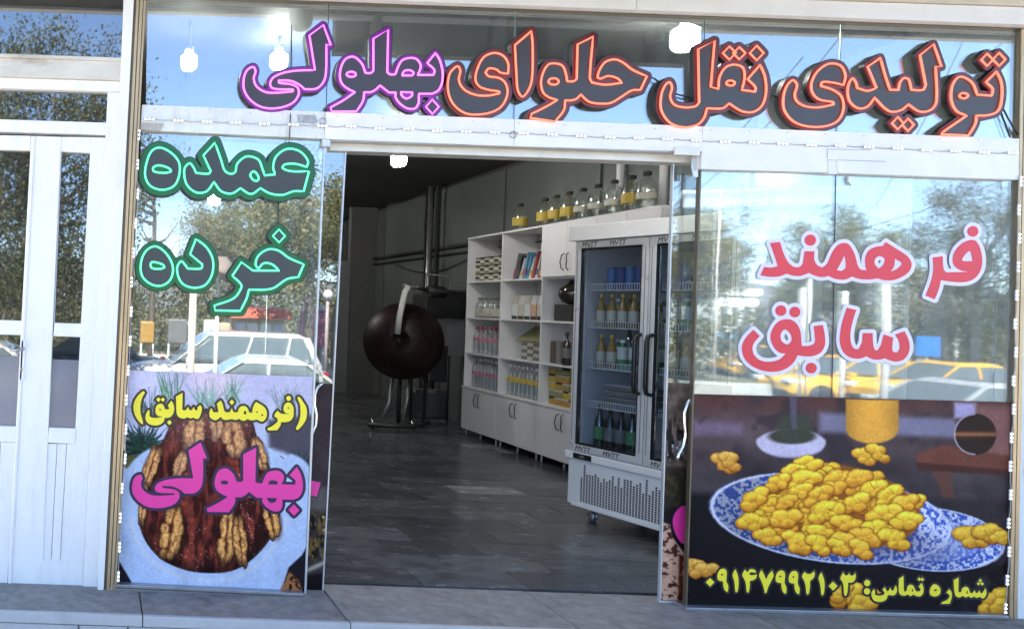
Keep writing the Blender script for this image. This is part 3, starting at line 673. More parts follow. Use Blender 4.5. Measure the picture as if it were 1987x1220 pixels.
RBQ = ("835,275* 925,262* 945,370 945,470 900,545 810,580 730,580 670,570* 630,640 560,700 460,735 330,730 210,680 130,600 105,490 140,400 220,312* 285,375* 230,440 210,500 230,570 300,625 400,635 490,610 550,555* 480,540 420,470 395,380 430,280 490,220 580,205 650,240 695,320 705,400 710,475* 780,475 840,450 850,420*; 550,310 600,360 608,420 570,460 510,430 495,370 515,325; O 500,118,55,55; O 642,132,55,55; O 808,700,55,55")
V_red, V_white = mat('red_vinyl', (0.76, 0.035, 0.055), .35, var=.03), mat('white_vinyl', (0.78, 0.72, 0.84), .35, var=.03)
for lab, spec in (('upper red printed word with white outline on the right window', ((RHMND, E_), (RFR, E_))), ('lower red printed word with white outline on the right window, three round dots', ((RSA, F_), (RBQ, F_)))):
    L = [l for sp, o in spec for l in loops_of(sp, *o)]
    t = thing('window_lettering', bounds_base(L, -.01), lab, 'lettering', 'red words stuck on the right window')
    plate('white_outline', offset_loops(L, 7.2, 1.3), -.006, .003, V_white, t)
    for sp, o in spec: plates('red_letter', loops_of(sp, *o), -.0085, .002, V_red, t)

# ------------------------------------------------------------------ posters: print painted by code onto a fine grid
def noise2(X, Y, s, seed, oct_=3):
    out = 0; amp = 1; tot = 0
    for k in range(oct_):
        r = np.random.default_rng(seed + k * 17); T = r.random((64, 64)); x, y = X / s * 2 ** k, Y / s * 2 ** k
        xi, yi = np.floor(x).astype(int), np.floor(y).astype(int); fx, fy = x - xi, y - yi
        fx = fx * fx * (3 - 2 * fx); fy = fy * fy * (3 - 2 * fy)
        a, b = T[yi % 64, xi % 64], T[yi % 64, (xi + 1) % 64]; c, d = T[(yi + 1) % 64, xi % 64], T[(yi + 1) % 64, (xi + 1) % 64]
        out = out + amp * ((a * (1 - fx) + b * fx) * (1 - fy) + (c * (1 - fx) + d * fx) * fy); tot += amp; amp *= .55
    return out / tot
def smooth_pts(pts): return loops_of(' '.join('%f,%f' % p for p in pts), 0, 0, 1)[0]
def sm(a, b, x): t = np.clip((x - a) / (b - a), 0, 1); return t * t * (3 - 2 * t)
class Paint:
    def __init__(s, X, Y): s.X, s.Y = X, Y; s.C = np.zeros(X.shape + (3,))
    def put(s, col, m):
        c = np.array(col, float); s.C = s.C * (1 - m[..., None]) + (c if c.ndim > 1 else c[None, None]) * m[..., None]
    def ell(s, cx, cy, rx, ry, rot=0, soft=1.5):
        dx, dy = s.X - cx, s.Y - cy; c, n = math.cos(rot), math.sin(rot); u, v = (dx * c + dy * n) / rx, (-dx * n + dy * c) / ry
        d = np.sqrt(u * u + v * v); w = soft / min(rx, ry); return 1 - sm(1 - w, 1 + w, d), d, u, v
    def poly(s, pts, soft=1.5): return 1 - sm(-soft, soft, sdf([pts], s.X, s.Y))
    def biscuit(s, cx, cy, r, seed, rot, base=(238, 186, 50), el=1.12):
        rr = random.Random(seed); X0, Y0 = s.X, s.Y
        win = (abs(X0 - cx) < 2.2 * r) & (abs(Y0 - cy) < 2.2 * r); ys, xs_ = np.nonzero(win)
        if len(ys) == 0: return
        sl = (slice(ys.min(), ys.max() + 1), slice(xs_.min(), xs_.max() + 1))
        X, Y = X0[sl], Y0[sl]; lob = []
        rot = math.sin(rot * 7.3) * .75
        for (bx, by, br) in ((-.62, rr.uniform(-.1, .15), .50), (-.12, -.26, .56), (.10, .28, .50), (.62, rr.uniform(-.15, .2), .50), (.25, -.2, .42))[:rr.choice((4, 4, 5))]:
            bx *= el; by *= rr.uniform(.6, 1.1); bx += rr.uniform(-.08, .08)
            lob.append((cx + r * (bx * math.cos(rot) - by * math.sin(rot)), cy + r * (bx * math.sin(rot) + by * math.cos(rot)), r * br * rr.uniform(.85, 1.15)))
        H = np.full(X.shape, -1.0)
        for (lx, ly, lr) in lob:
            ax, ay = lr * 1.25, lr * .9
            H = np.maximum(H, 1 - ((X - lx) / ax) ** 2 - ((Y - ly) / ay) ** 2)
        wob = (noise2(X, Y, 9, seed) - .5) * .4
        H = H + (noise2(X, Y, 6, seed + 9) - .5) * .45; m = sm(-.22, -.02, H + wob * .4); sh = sm(0, .55, H + wob)
        H2 = sorted([1 - ((X - lx) / (lr * 1.25)) ** 2 - ((Y - ly) / (lr * .9)) ** 2 for lx, ly, lr in lob], key=lambda a: a.mean())
        st = np.sort(np.stack(H2), 0); crease = (1 - sm(.0, .13, st[-1] - st[-2])) * sm(.12, .35, st[-2]) * sm(.42, .55, noise2(X, Y, 11, seed + 3)) * .8
        up = np.clip((cy - Y) / r, -1, 1)
        Hs = sum(np.roll(np.roll(H + wob * .35, i, 0), j, 1) for i in (-1, 0, 1) for j in (-1, 0, 1)) / 9
        gy, gx = np.gradient(Hs); lit = np.clip((gy * .8 + gx * .35) * r * .42, -1, 1)
        lt = np.clip(.42 * sh + .36 + .20 * lit + .20 * up + .9 * wob, 0, 1.15)[..., None]
        c = np.array([158, 80, 12.0]) + (np.array(base, float) * np.array([1.07, 1.16, 1.5]) - np.array([158, 80, 12.0])) * lt
        c = c * (1 - crease[..., None] * np.array([.35, .48, .75])[None, None])
        c[..., 2] *= .8
        C = s.C[sl]
        # dark contact edge
        e = sm(-.5, -.1, H)[..., None] * .62; C = C * (1 - e) + np.array([88, 48, 18.0]) * e
        s.C[sl] = C * (1 - m[..., None]) + np.clip(c, 0, 255) * m[..., None]
    def walnut(s, cx, cy, rx, ry, rot, seed, fade=0.0):
        m, d, u, v = s.ell(cx, cy, rx, ry, rot, 2)
        X0_, Y0_ = s.X, s.Y; n = noise2(s.X * 1.0, s.Y * .55, 7, seed, 3); n2 = noise2(s.X, s.Y, 16, seed + 5)
        m = m * sm(.0, .12, (1.12 - d) + (n2 - .5) * .5)
        ridge = np.abs(np.sin(u * 4.2 + (n - .5) * 6 + (n2 - .5) * 5)) ; rid = sm(.12, .6, ridge)
        H = np.full(s.X.shape, -1.0); rr = random.Random(seed); K_ = 6
        for k in range(K_):
            vv = -.82 + 1.64 * k / (K_ - 1)
            for sgn in (-1, 1):
                uu = sgn * .42 * math.sqrt(max(.12, 1 - vv * vv)) + rr.uniform(-.12, .12); a, b = .46 * rr.uniform(.75, 1.25), .29 * rr.uniform(.7, 1.4)
                H = np.maximum(H, 1 - ((u - uu) / a) ** 2 - ((v - vv - rr.uniform(-.08, .08)) / b) ** 2)
        m = sm(.0, .10, H + (n2 - .5) * .18); wr = np.abs(noise2(X0_, Y0_, 7, seed + 2, 3) - .5); rid = sm(.0, .75, H) * (.55 + .45 * rid) * (.35 + .65 * sm(.0, .045, wr)) * (1 - .65 * np.exp(-((u + .05 * np.sin(v * 9)) / .10) ** 2))
        col = np.array([84, 38, 18.0]) + (np.array([255, 190, 112.0]) - np.array([84, 38, 18.0])) * (rid * (1 - .25 * d * d) * (.75 + .5 * n))[..., None]
        col = col * (1 - sm(.75, 1.05, d) * .45)[..., None]
        col = col * (1 - fade) + np.array([205, 165, 160.0]) * fade
        e, *_ = s.ell(cx + 2, cy + 2, rx * 1.1, ry * 1.08, rot, 3); s.put((45, 16, 12), e * .5 * (1 - fade)); s.C = s.C * (1 - m[..., None]) + np.clip(col, 0, 255) * m[..., None]

def print_material(name, rough=.45):
    m = mat(name, (1, 1, 1), rough, spec=.12); n = m.node_tree; a = n.nodes.new('ShaderNodeVertexColor'); a.layer_name = 'print'
    n.links.new(a.outputs[0], n.nodes['Principled BSDF'].inputs['Base Color']); return m
M_print = print_material('glossy_vinyl_print')
def printed_sheet(name, quad, nx, ny, paint, Y, parent=None, gain=.95):
    (tl, tr, br, bl) = quad
    U, V = np.meshgrid(np.linspace(0, 1, nx + 1), np.linspace(0, 1, ny + 1))
    L = lambda k: (tl[k] * (1 - U) + tr[k] * U) * (1 - V) + (bl[k] * (1 - U) + br[k] * U) * V
    X, Y2 = L(0), L(1)
    pt = Paint(X, Y2); paint(pt)
    pt.C = pt.C * (1 + (noise2(X, Y2, 3.0, 555, 2) - .5) * .16 + (noise2(X, Y2, 40, 556, 2) - .5) * .10)[..., None]
    C = np.clip(pt.C / 255, 0, 1); C = np.where(C <= .04045, C / 12.92, ((C + .055) / 1.055) ** 2.4) * gain * np.array([1.05, .97, .86])
    off = BASE.get(parent.name, (0, 0, 0)) if parent else (0, 0, 0)
    t = Y + CAM_D; u, v = (X - PPX) / FPX, -(Y2 - PPY) / FPX
    co = np.stack([t * (u * cc - v * ss) - off[0], np.full(X.shape, Y) - off[1], CAM_Z + t * (u * ss + v * cc) - off[2]], -1).reshape(-1, 3)
    me = bpy.data.meshes.new(name); nv = len(co); nf = nx * ny
    I = np.arange((nx + 1) * (ny + 1)).reshape(ny + 1, nx + 1)
    F = np.stack([I[:-1, :-1], I[1:, :-1], I[1:, 1:], I[:-1, 1:]], -1).reshape(-1)
    me.vertices.add(nv); me.vertices.foreach_set('co', co.ravel().astype(np.float32))
    me.loops.add(nf * 4); me.loops.foreach_set('vertex_index', F.astype(np.int32))
    me.polygons.add(nf); me.polygons.foreach_set('loop_start', np.arange(0, nf * 4, 4, dtype=np.int32)); me.polygons.foreach_set('loop_total', np.full(nf, 4, dtype=np.int32))
    me.update(); at = me.color_attributes.new('print', 'FLOAT_COLOR', 'POINT')
    at.data.foreach_set('color', np.concatenate([C.reshape(-1, 3), np.ones((nv, 1))], 1).ravel().astype(np.float32))
    me.materials.append(M_print); o = link(name, me, None, parent); BASE[o.name] = off
    return o

CAKE = [(345, 800), (318, 850), (292, 885), (276, 950), (268, 1000), (280, 1045), (310, 1082), (355, 1104), (400, 1111), (450, 1107), (490, 1084), (526, 1042), (545, 990), (540, 950), (517, 890), (500, 850), (478, 800)]
CAKE = smooth_pts(CAKE)
def paintA(p):
    X, Y = p.X, p.Y; n = noise2(X, Y, 60, 3)
    g = sm(725, 1000, Y)[..., None]
    p.C = np.array([204, 202, 236.0]) * (1 - g) + np.array([178, 203, 243.0]) * g + ((n - .5) * 22)[..., None]
    m, *_ = p.ell(415, 735, 45, 40, 0, 30); p.put((245, 210, 225), m * .55)
    p.put((70, 66, 78), p.poly([(520, 815), (640, 800), (640, 900), (585, 925), (560, 880), (522, 868)], 7) * .93)
    # pine needles
    rr = random.Random(5)
    def needles(cx, cy, n_, L, col, sp=(-2.9, -.2), al=.9, w=1.3):
        for k in range(n_):
            a = rr.uniform(*sp); l = L * rr.uniform(.5, 1); x0, y0 = cx + rr.uniform(-16, 16), cy + rr.uniform(-8, 12)
            x1, y1 = x0 + math.cos(a) * l, y0 + math.sin(a) * l
            win = (X > min(x0, x1) - 3) & (X < max(x0, x1) + 3) & (Y > min(y0, y1) - 3) & (Y < max(y0, y1) + 3)
            dx, dy = x1 - x0, y1 - y0; t = np.clip(((X - x0) * dx + (Y - y0) * dy) / (dx * dx + dy * dy), 0, 1)
            d = np.hypot(X - x0 - t * dx, Y - y0 - t * dy); mm = (1 - sm(w * .4, w * 1.3, d + t * w * .5)) * win * al
            c = np.array(col) * rr.uniform(.6, 1.4); p.put(np.clip(c, 0, 255), mm)
    m, *_ = p.ell(272, 872, 34, 28, 0, 12); p.put((28, 44, 40), m * .8)
    m, *_ = p.ell(249, 893, 14, 16, 0, 3); p.put((92, 90, 44), m * .9)
    needles(275, 865, 110, 58, (30, 58, 50), (-3.6, .4), .85, 1.7); needles(296, 812, 60, 62, (62, 92, 88), (-2.6, -.6), .7)
    needles(330, 770, 26, 60, (84, 130, 96), (-2.0, -1.1), .75); needles(400, 785, 46, 58, (130, 178, 156), (-2.3, -.8), .5); needles(452, 775, 30, 55, (120, 165, 140), (-2.2, -.9), .6); needles(555, 800, 40, 60, (120, 150, 138), (-2.3, -.8), .5)
    needles(580, 905, 50, 40, (50, 62, 68), (-2.6, -.3), .8)
    # bowl
    bowl = p.poly(smooth_pts([(236, 930), (262, 890), (300, 868), (520, 868), (545, 892), (566, 880), (600, 905), (604, 980), (598, 1060), (572, 1100), (545, 1155), (400, 1165), (262, 1155), (232, 1085), (222, 985)]), 3)
    bc = np.array([188, 208, 246.0]) + ((noise2(X, Y, 40, 9) - .5) * 14)[..., None] - (np.abs(X - 410) / 200 * 8)[..., None]
    p.C = p.C * (1 - bowl[..., None]) + bc * bowl[..., None]
    p.put((28, 24, 34), p.poly([(220, 1070), (230, 1086), (262, 1140), (220, 1145)], 2))
    p.put((26, 22, 30), p.poly([(600, 1050), (586, 1076), (560, 1100), (545, 1150), (600, 1160)], 2))
    p.put((165, 112, 72), p.poly([(540, 1150), (562, 1108), (580, 1125), (590, 1160)], 2)); m = sm(.5, .62, noise2(X, Y, 6, 21)) * p.poly([(540, 1150), (562, 1108), (580, 1125), (590, 1160)], 2); p.put((60, 25, 15), m)
    rim = np.abs(sdf([CAKE], X, Y) - 14); p.put((232, 226, 226), np.exp(-(rim / 5) ** 2) * .35 * (Y > 1000))
    # cake
    cm = p.poly(CAKE, 1.6); st = noise2(X * 1.2, Y * .28, 12, 31, 4); st2 = noise2(X, Y, 8, 37, 3)
    base = np.array([52, 16, 14.0]) + (np.array([138, 58, 46.0]) - np.array([52, 16, 14.0])) * sm(.35, .7, st)[..., None]
    base = base * (.65 + .6 * st2)[..., None]; fade = (1 - sm(800, 900, Y))[..., None] * .55; base = base * (1 - fade) + np.array([190, 140, 142.0]) * fade
    sp = sm(.74, .80, noise2(X, Y, 3.2, 41, 2)) * sm(.45, .6, noise2(X, Y, 30, 47)); base = base + (sp * 90)[..., None]
    edge = sm(-30, 0, sdf([CAKE], X, Y))[..., None]; base = base * (1 - edge * .45)
    p.C = p.C * (1 - cm[..., None]) + np.clip(base, 0, 255) * cm[..., None]
    for (x, y, rx, ry, ro, sd_, fd) in ((332, 1032, 21, 56, .18, 1, 0), (440, 1040, 17, 58, .06, 2, 0), (466, 1048, 13, 50, -.1, 3, 0), (526, 1005, 14, 42, -.22, 4, .0), (378, 838, 20, 36, .1, 5, .35), (452, 848, 22, 40, -.15, 6, .3), (293, 905, 13, 40, .3, 7, .12), (420, 822, 12, 30, 0, 8, .45), (278, 975, 8, 40, .1, 9, .1), (350, 900, 12, 26, .3, 10, .3), (503, 880, 12, 34, -.3, 11, .2)):
        p.walnut(x, y, rx * 1.22, ry * .93, ro, sd_ * 13, fd); p.C = np.where((cm < .02)[..., None] & (np.hypot(X - x, Y - y) < 90)[..., None], p.C, p.C)

def paintB(p):
    X, Y = p.X, p.Y; n = noise2(X, Y, 70, 2); n2 = noise2(X, Y, 22, 6)
    g = sm(775, 960, Y)[..., None]
    p.C = np.array([88, 68, 72.0]) * (1 - g) + np.array([58, 52, 58.0]) * g + ((n - .5) * 50)[..., None]
    p.put((88, 52, 46), sm(815, 770, Y) * sm(.3, .6, n + .1) * .9)
    p.put((150, 130, 170), p.poly([(1345, 815), (1440, 822), (1440, 842), (1345, 845)], 10) * .5)
    p.put((44, 38, 48), sm(.5, .75, noise2(X, Y, 34, 12)) * .55)
    p.put((14, 12, 18), sm(945, 968, Y - (X - 1343) * .02) * (1 - sm(1440, 1560, X) * .5))
    p.put((14, 12, 18), sm(1010, 1080, Y) * .95)
    p.put((140, 138, 170), p.poly([(1590, 800), (1850, 812), (1880, 850), (1590, 838)], 8) * .8)
    p.put((178, 172, 220), p.poly([(1852, 780), (1894, 782), (1894, 812), (1852, 810)], 5) * .9); p.put((150, 100, 96), p.poly([(1895, 785), (1975, 788), (1975, 905), (1900, 885)], 12) * .8)
    p.put((110, 62, 50), p.poly([(1778, 880), (1830, 862), (1965, 885), (1965, 915), (1780, 902)], 4)); p.put((70, 34, 30), p.poly([(1778, 896), (1965, 912), (1965, 922), (1780, 912)], 3))
    p.put((96, 60, 52), p.poly([(1810, 915), (1845, 915), (1852, 965), (1830, 965)], 5)); p.put((64, 48, 60), sm(.45, .7, n2) * sm(1850, 1900, X) * sm(905, 930, Y) * .7)
    m, d, u, v = p.ell(1892, 842, 41, 40, 0, 2); p.put((38, 20, 16), m); p.put((170, 110, 70), m * np.exp(-((v + .0) / .12) ** 2) * .85); p.put((210, 200, 225), np.exp(-((d - .97) / .04) ** 2) * (u < 0) * .8)
    m, *_ = p.ell(1535, 858, 66, 26, 0, 2); p.put((186, 176, 214), p.poly(smooth_pts([(1470, 850), (1600, 852), (1594, 874), (1560, 886), (1535, 888), (1505, 885), (1477, 872)]), 3)); p.put((206, 198, 228), m)
    m, *_ = p.ell(1537, 846, 46, 15, 0, 3); p.put((64, 66, 56), m); m, *_ = p.ell(1542, 828, 34, 26, 0, 8); p.put((62, 72, 58), m * .9 * sm(.3, .6, n2 + .15)); p.put((104, 96, 128), p.poly([(1532, 765), (1546, 765), (1546, 830), (1536, 830)], 4) * .7)
    pot = p.poly([(1641, 774), (1744, 776)] + [(1692.5 + 51 * math.cos(a), 832 + 28 * math.sin(a)) for a in np.linspace(0, math.pi, 14)], 2.5); pc = np.array([222, 160, 62.0]) * (1.08 - .22 * np.abs((X - 1692) / 52) ** 2)[..., None]; p.C = p.C * (1 - pot[..., None]) + pc * pot[..., None]
    # plates
    m, d, u, v = p.ell(1800, 1045, 152, 62, .10, 1.5)
    def plate_ring(m, d, u, v, seed):
        nn = noise2(X, Y, 5, seed, 3); blue = np.array([62, 92, 186.0]); wh = np.array([206, 212, 240.0])
        pat = sm(.42, .58, nn)[..., None]; c = blue * (1 - pat) + wh * pat
        inner = sm(.72, .66, d)[..., None]; c = c * (1 - inner * .5) + np.array([150, 168, 224.0]) * inner * .5
        c = c * (.72 + .35 * sm(-1, 1, u - v * .2))[..., None]
        e = np.exp(-((d - .975) / .018) ** 2)[..., None]; c = c * (1 - e) + np.array([214, 216, 238.0]) * e
        f = np.exp(-((d - .70) / .02) ** 2)[..., None] * .7; c = c * (1 - f) + np.array([52, 74, 168.0]) * f
        p.C = p.C * (1 - m[..., None]) + c * m[..., None]
    plate_ring(m, d, u, v, 71)
    m, d, u, v = p.ell(1612, 1005, 238, 86, .12, 1.5); plate_ring(m, d, u, v, 77)
    m, *_ = p.ell(1640, 1040, 180, 40, .12, 20); p.put((60, 50, 70), m * .45)
    pile = [(810, 400, 24), (960, 470, 25), (545, 570, 27), (530, 690, 26), (690, 670, 27), (1060, 470, 23), (1130, 530, 27), (1040, 600, 25), (930, 520, 24), (790, 480, 30), (860, 560, 26), (700, 590, 20), (1000, 690, 24), (1210, 560, 26), (1290, 600, 26), (900, 640, 33), (1190, 650, 30), (1300, 680, 27), (610, 760, 24), (750, 790, 27), (870, 740, 22), (860, 800, 24), (1000, 790, 25), (1090, 760, 27), (1240, 775, 26), (1160, 720, 26), (660, 490, 22), (1330, 590, 22), (960, 810, 20), (1070, 820, 20), (740, 430, 20), (760, 540, 24)]
    PILE = smooth_pts([(1462, 975), (1500, 935), (1548, 905), (1600, 898), (1690, 915), (1760, 955), (1785, 990), (1770, 1035), (1700, 1062), (1600, 1066), (1500, 1040), (1455, 1010)])
    p.put((150, 88, 26), p.poly(PILE, 5) * .97); rq = random.Random(8); extra = []
    while len(extra) < 46:
        ex, ey = rq.uniform(1455, 1790), rq.uniform(898, 1066)
        if sdf([PILE], np.array([[ex]]), np.array([[ey]]))[0, 0] < -11: extra.append((ex, ey))
    for k, (ex, ey) in enumerate(sorted(extra, key=lambda q: q[1])): p.biscuit(ex, ey, rq.uniform(17, 23), 700 + k, k * 2.3, (240, 180 - k % 14, 48))
    pile.sort(key=lambda q: q[1])
    for k, (zx, zy, r) in enumerate(pile): p.biscuit(1254 + zx / 2.542 * .99, 742 + zy / 2.542, r * .98, 100 + k, k * 1.7, (255, 200 - (k * 7) % 22, 56))
    for k, (zx, zy, r) in enumerate(((370, 402, 22), (400, 392, 20), (1060, 368, 20), (1130, 352, 22), (1590, 770, 30), (1690, 755, 30), (1740, 770, 20), (205, 915, 24), (270, 930, 24), (985, 1060, 30), (1060, 1090, 28), (950, 1040, 20), (1700, 1080, 30), (1750, 1090, 24))):
        p.biscuit(1260 + zx / 2.542, 740 + zy / 2.542, r * .95, 300 + k, k * .9 + .2, (222, 160, 70) if k in (0, 1, 7, 8) else (236, 178, 56), 1.2)

def paintLL(p):     # strip of the other print seen on the left leaf
    X, Y = p.X, p.Y; n = noise2(X, Y, 14, 91)
    p.C = np.array([62, 52, 56.0]) + ((n - .5) * 20)[..., None] * np.ones(3)
    p.put((96, 92, 92), p.poly([(600, 944), (650, 944), (645, 990), (596, 990)], 8)); g = sm(985, 1005, Y) * sm(1095, 1075, Y)
    p.put((120, 98, 52), g * sm(.35, .6, noise2(X, Y * .4, 9, 92))); p.put((26, 22, 18), g * sm(.55, .68, noise2(X, Y * .5, 8, 94)))
    p.put((190, 170, 110), sm(.72, .78, noise2(X, Y, 6, 95)) * g); p.put((176, 172, 160), np.exp(-((Y - 1104 + (X - 600) * .45) / 5) ** 2)); p.put((18, 16, 18), sm(1112, 1120, Y + (X - 600) * .2))
def paintRL(p):
    X, Y = p.X, p.Y; n = noise2(X, Y, 12, 61)
    p.C = np.array([96, 84, 78.0]) * (.7 + .6 * n)[..., None]
    g2 = sm(790, 830, Y) * sm(905, 880, Y); p.put((120, 108, 106), g2 * .7); p.put((30, 26, 24), sm(.5, .62, noise2(X, Y * .4, 10, 62)) * g2 * .9); p.put((196, 200, 222), sm(.68, .76, noise2(X, Y, 9, 66)) * sm(850, 865, Y) * sm(905, 890, Y))
    p.put((46, 42, 36), sm(900, 912, Y)); p.put((84, 76, 44), sm(.55, .7, noise2(X, Y, 9, 63)) * sm(905, 920, Y) * .6); p.put((28, 22, 28), sm(978, 990, Y))
    w_ = p.poly([(1286, 1012), (1300, 1018), (1304, 1040), (1318, 1060), (1330, 1075), (1330, 1165), (1280, 1165)], 2); p.put((212, 170, 148), w_); p.put((70, 34, 30), sm(.52, .58, noise2(X * .7, Y, 7, 64)) * w_ * .95); p.put((96, 40, 26), p.poly([(1318, 1075), (1334, 1080), (1334, 1170), (1316, 1170)], 3) * sm(.3, .5, noise2(X, Y * .3, 6, 67)))

pa = thing('cake_poster', tuple(P(410, 1150, -.004)), 'poster of a walnut-covered cake with yellow and magenta words on the left window', 'poster')
printed_sheet('print', ((250, 718), (607, 731), (590, 1149), (228, 1134)), 300, 340, paintA, -.003, pa)
pb = thing('biscuit_poster', tuple(P(1650, 1190, -.004)), 'poster of yellow biscuits heaped on a blue plate, on the right window', 'poster')
printed_sheet('print', ((1343, 764), (1964, 780), (1954, 1193), (1332, 1177)), 500, 330, paintB, -.003, pb)
o = printed_sheet('print_strip', ((500, 735), (648, 745), (626, 1160), (480, 1155)), 80, 200, paintLL, .0635, ll)
o = printed_sheet('print_strip', ((1297, 742), (1420, 748), (1400, 1176), (1281, 1172)), 80, 200, paintRL, .0635, rl)

# lettering on the posters
T_yel, T_blk, T_mag, T_nav = mat('yellow_print', (0.95, 0.78, 0.03), .35), mat('black_print', (0.012, 0.012, 0.014), .35), mat('magenta_print', (0.85, 0.04, 0.31), .35), mat('navy_print', (0.02, 0.008, 0.05), .35)
def lettering(parent, specs, face, edge, w, y0=-.0045, step=.8):
    L = [l for sp, o in specs for l in loops_of(sp, *o)]
    plate('letter_outline', offset_loops(L, w, step), y0, .001, edge, parent)
    for sp, o in specs: plates('letter', loops_of(sp, *o), y0 - .0012, .001, face, parent)
# magenta word: the purple neon word's outlines, reduced
MG = []
for sp in (LI, BHL, DOTB):
    for l in loops_of(sp, 0, 0, 1):
        MG.append([(200 + (125 + (x - 115) * .506) / 2.346, 700 + (370 + (y - 190) * .472 + (x - 900) * .012) / 2.346) for x, y in l])
plate('letter_outline', offset_loops(MG, 5.6, .9), -.0045, .001, T_nav, pa); plates('letter', MG, -.0057, .001, T_mag, pa)
Y1, Y2_ = (250, 750, 11.04), (420, 750, 11.04)
SABQ = ("320,95 345,130* 290,230 255,350 245,470 260,600 300,740* 305,800* 280,800 200,720 130,600 100,450 120,320 190,200 270,120; D 635,275,48,52; D 730,275,45,50; 430,495 445,560 440,620* 480,655 580,665 700,650 720,640* 620,620 575,560 575,460 610,390 680,360 735,385 765,450 780,485* 830,485 870,470* 835,400* 910,300* 950,360 970,450 955,560 900,640 830,665 765,665* 755,730 700,790 600,825 480,815 400,770 360,690 360,620 390,540; O 672,490,32,13; D 870,765,52,55; 1150,130* 1150,300 1145,480 1165,505* 1215,500 1270,430* 1300,495 1345,500 1390,430* 1415,490 1450,505 1480,480* 1470,450 1530,390* 1560,440 1560,520 1530,620 1490,680 1430,685 1385,655* 1330,675 1250,650* 1190,680 1100,665 1040,610 1020,520 1015,350 1010,210*")
FRHM = ("-107,460 -80,520 -60,545* 0,545 45,535* 10,360* 90,290* 130,360 150,450 175,530* 240,550 290,540* 330,455* 355,530* 400,550 460,540* 480,470 520,425 580,410 640,430 680,490 700,550* 770,555* 775,480 810,380 850,325* 930,370 1020,430 1070,510 1080,600 1050,690 980,745 910,720 870,700* 800,715 720,715 670,690* 600,725 540,720 490,685* 410,710 330,690* 270,700 200,710 130,690 95,640* 50,680 -10,715 -80,700 -140,650 -150,580 -140,510; O 612,555,28,42; O 870,540,25,14; O 980,605,20,22; D 330,330,52,60; 1310,510* 1360,560 1400,580* 1560,585* 1480,560 1440,500 1445,420 1480,360 1540,335 1600,360 1645,430 1655,530 1645,640 1590,720 1500,755 1385,755* 1370,830 1300,930* 1110,935* 1090,890* 1200,840 1310,750* 1310,690 1240,630* 1260,570; O 1540,455,18,16; O 1548,248,50,52; 1740,220 1790,230 1860,330 1920,430 1940,560 1920,690 1860,800 1790,880 1730,925 1700,890* 1760,770 1795,640 1800,500 1790,380 1750,280")
lettering(pa, [(SABQ, Y1), (FRHM, Y2_)], T_yel, mat('dark_olive_print', (0.03, 0.025, 0.012), .35), 4.6)
N3, N4, N5 = (1360, 1090, 11.69), (1520, 1090, 11.69), (1670, 1100, 7.64)
NINE = "500,145 560,160 590,230 585,330 580,430 610,500 625,560 610,680* 560,650 520,580 500,430* 420,420 380,380 375,300 400,220 450,160; O 480,283,28,20"
ONE = "785,160* 830,270 855,380 855,520 835,650 800,685 780,640 770,520 750,400 720,300 740,230"
DIG3 = "D 210,455,100,100;" + NINE + ';' + ONE + "; 1000,165* 1060,230* 1110,165 1180,155 1240,190 1250,240* 1150,225 1100,250 1120,290 1200,290 1265,270* 1270,320 1220,390 1110,425* 1110,560 1085,670 1060,690 1035,650 1020,480 985,380 940,290; 1375,170* 1440,290 1485,400* 1530,290 1620,185* 1655,310* 1600,420 1530,560 1490,690* 1450,700* 1430,590 1370,420 1320,300"
DIG4 = "485,215* 520,250 590,270 650,245 695,200* 715,260 690,350 605,430* 605,560 580,700 550,735 525,700 505,520 470,410 425,320; D 1130,540,100,105; 1360,225* 1400,290 1440,300 1470,280 1495,240* 1520,290 1565,305 1600,290 1630,235* 1645,320 1620,410 1560,460 1470,460* 1465,600 1440,730 1405,765 1380,720 1370,560 1345,450 1295,370; O 1903,470,68,72; O 1900,660,70,72"
WRD = ("635,125* 640,320 650,360* 680,345 700,280 740,255 780,270 810,330 825,355* 880,350 890,320* 860,285* 905,230* 930,290 930,370 890,425 830,425 780,400* 740,425 700,400* 650,420 600,410 568,360 570,170*; O 770,340,13,20; D 870,175,26,28; D 915,178,26,28; 525,265* 540,320 530,380 490,415 440,410* 400,415* 390,460 340,500 270,512 200,490 165,430 165,370 200,325 215,360 210,400* 270,420 350,400 355,370* 325,330* 360,290* 385,340 410,350 440,300* 465,345 490,340* 505,300; 1090,248 1150,270 1185,330 1170,400 1100,432 1040,410 1025,370 1040,300; O 1110,338,24,14; 1315,320* 1350,370 1350,450 1320,540* 1195,540* 1210,515* 1290,475 1320,430 1310,400 1270,375*; 1455,150* 1450,340 1455,365* 1490,370* 1510,310 1560,285 1600,310 1620,375* 1660,380 1690,340* 1720,385 1760,340* 1790,385 1820,360 1850,305* 1868,370 1850,430 1810,460 1770,435* 1720,450 1680,430* 1640,450 1600,425* 1560,445 1510,420* 1470,445 1420,430 1395,380 1380,190*; O 1580,370,11,24; D 1775,195,26,27; D 1748,240,26,27; D 1803,243,26,27")
sh = lambda o, dx, dy: (o[0] + dx / o[2], o[1] + dy / o[2], o[2])
lettering(pb, [(DIG3, N3), (NINE, sh(N3, 1322, 42)), (NINE, sh(N4, -252, 52)), (ONE, sh(N4, 80, 70)), (DIG4, N4), (WRD, N5)], T_yel, T_blk, 4.2)
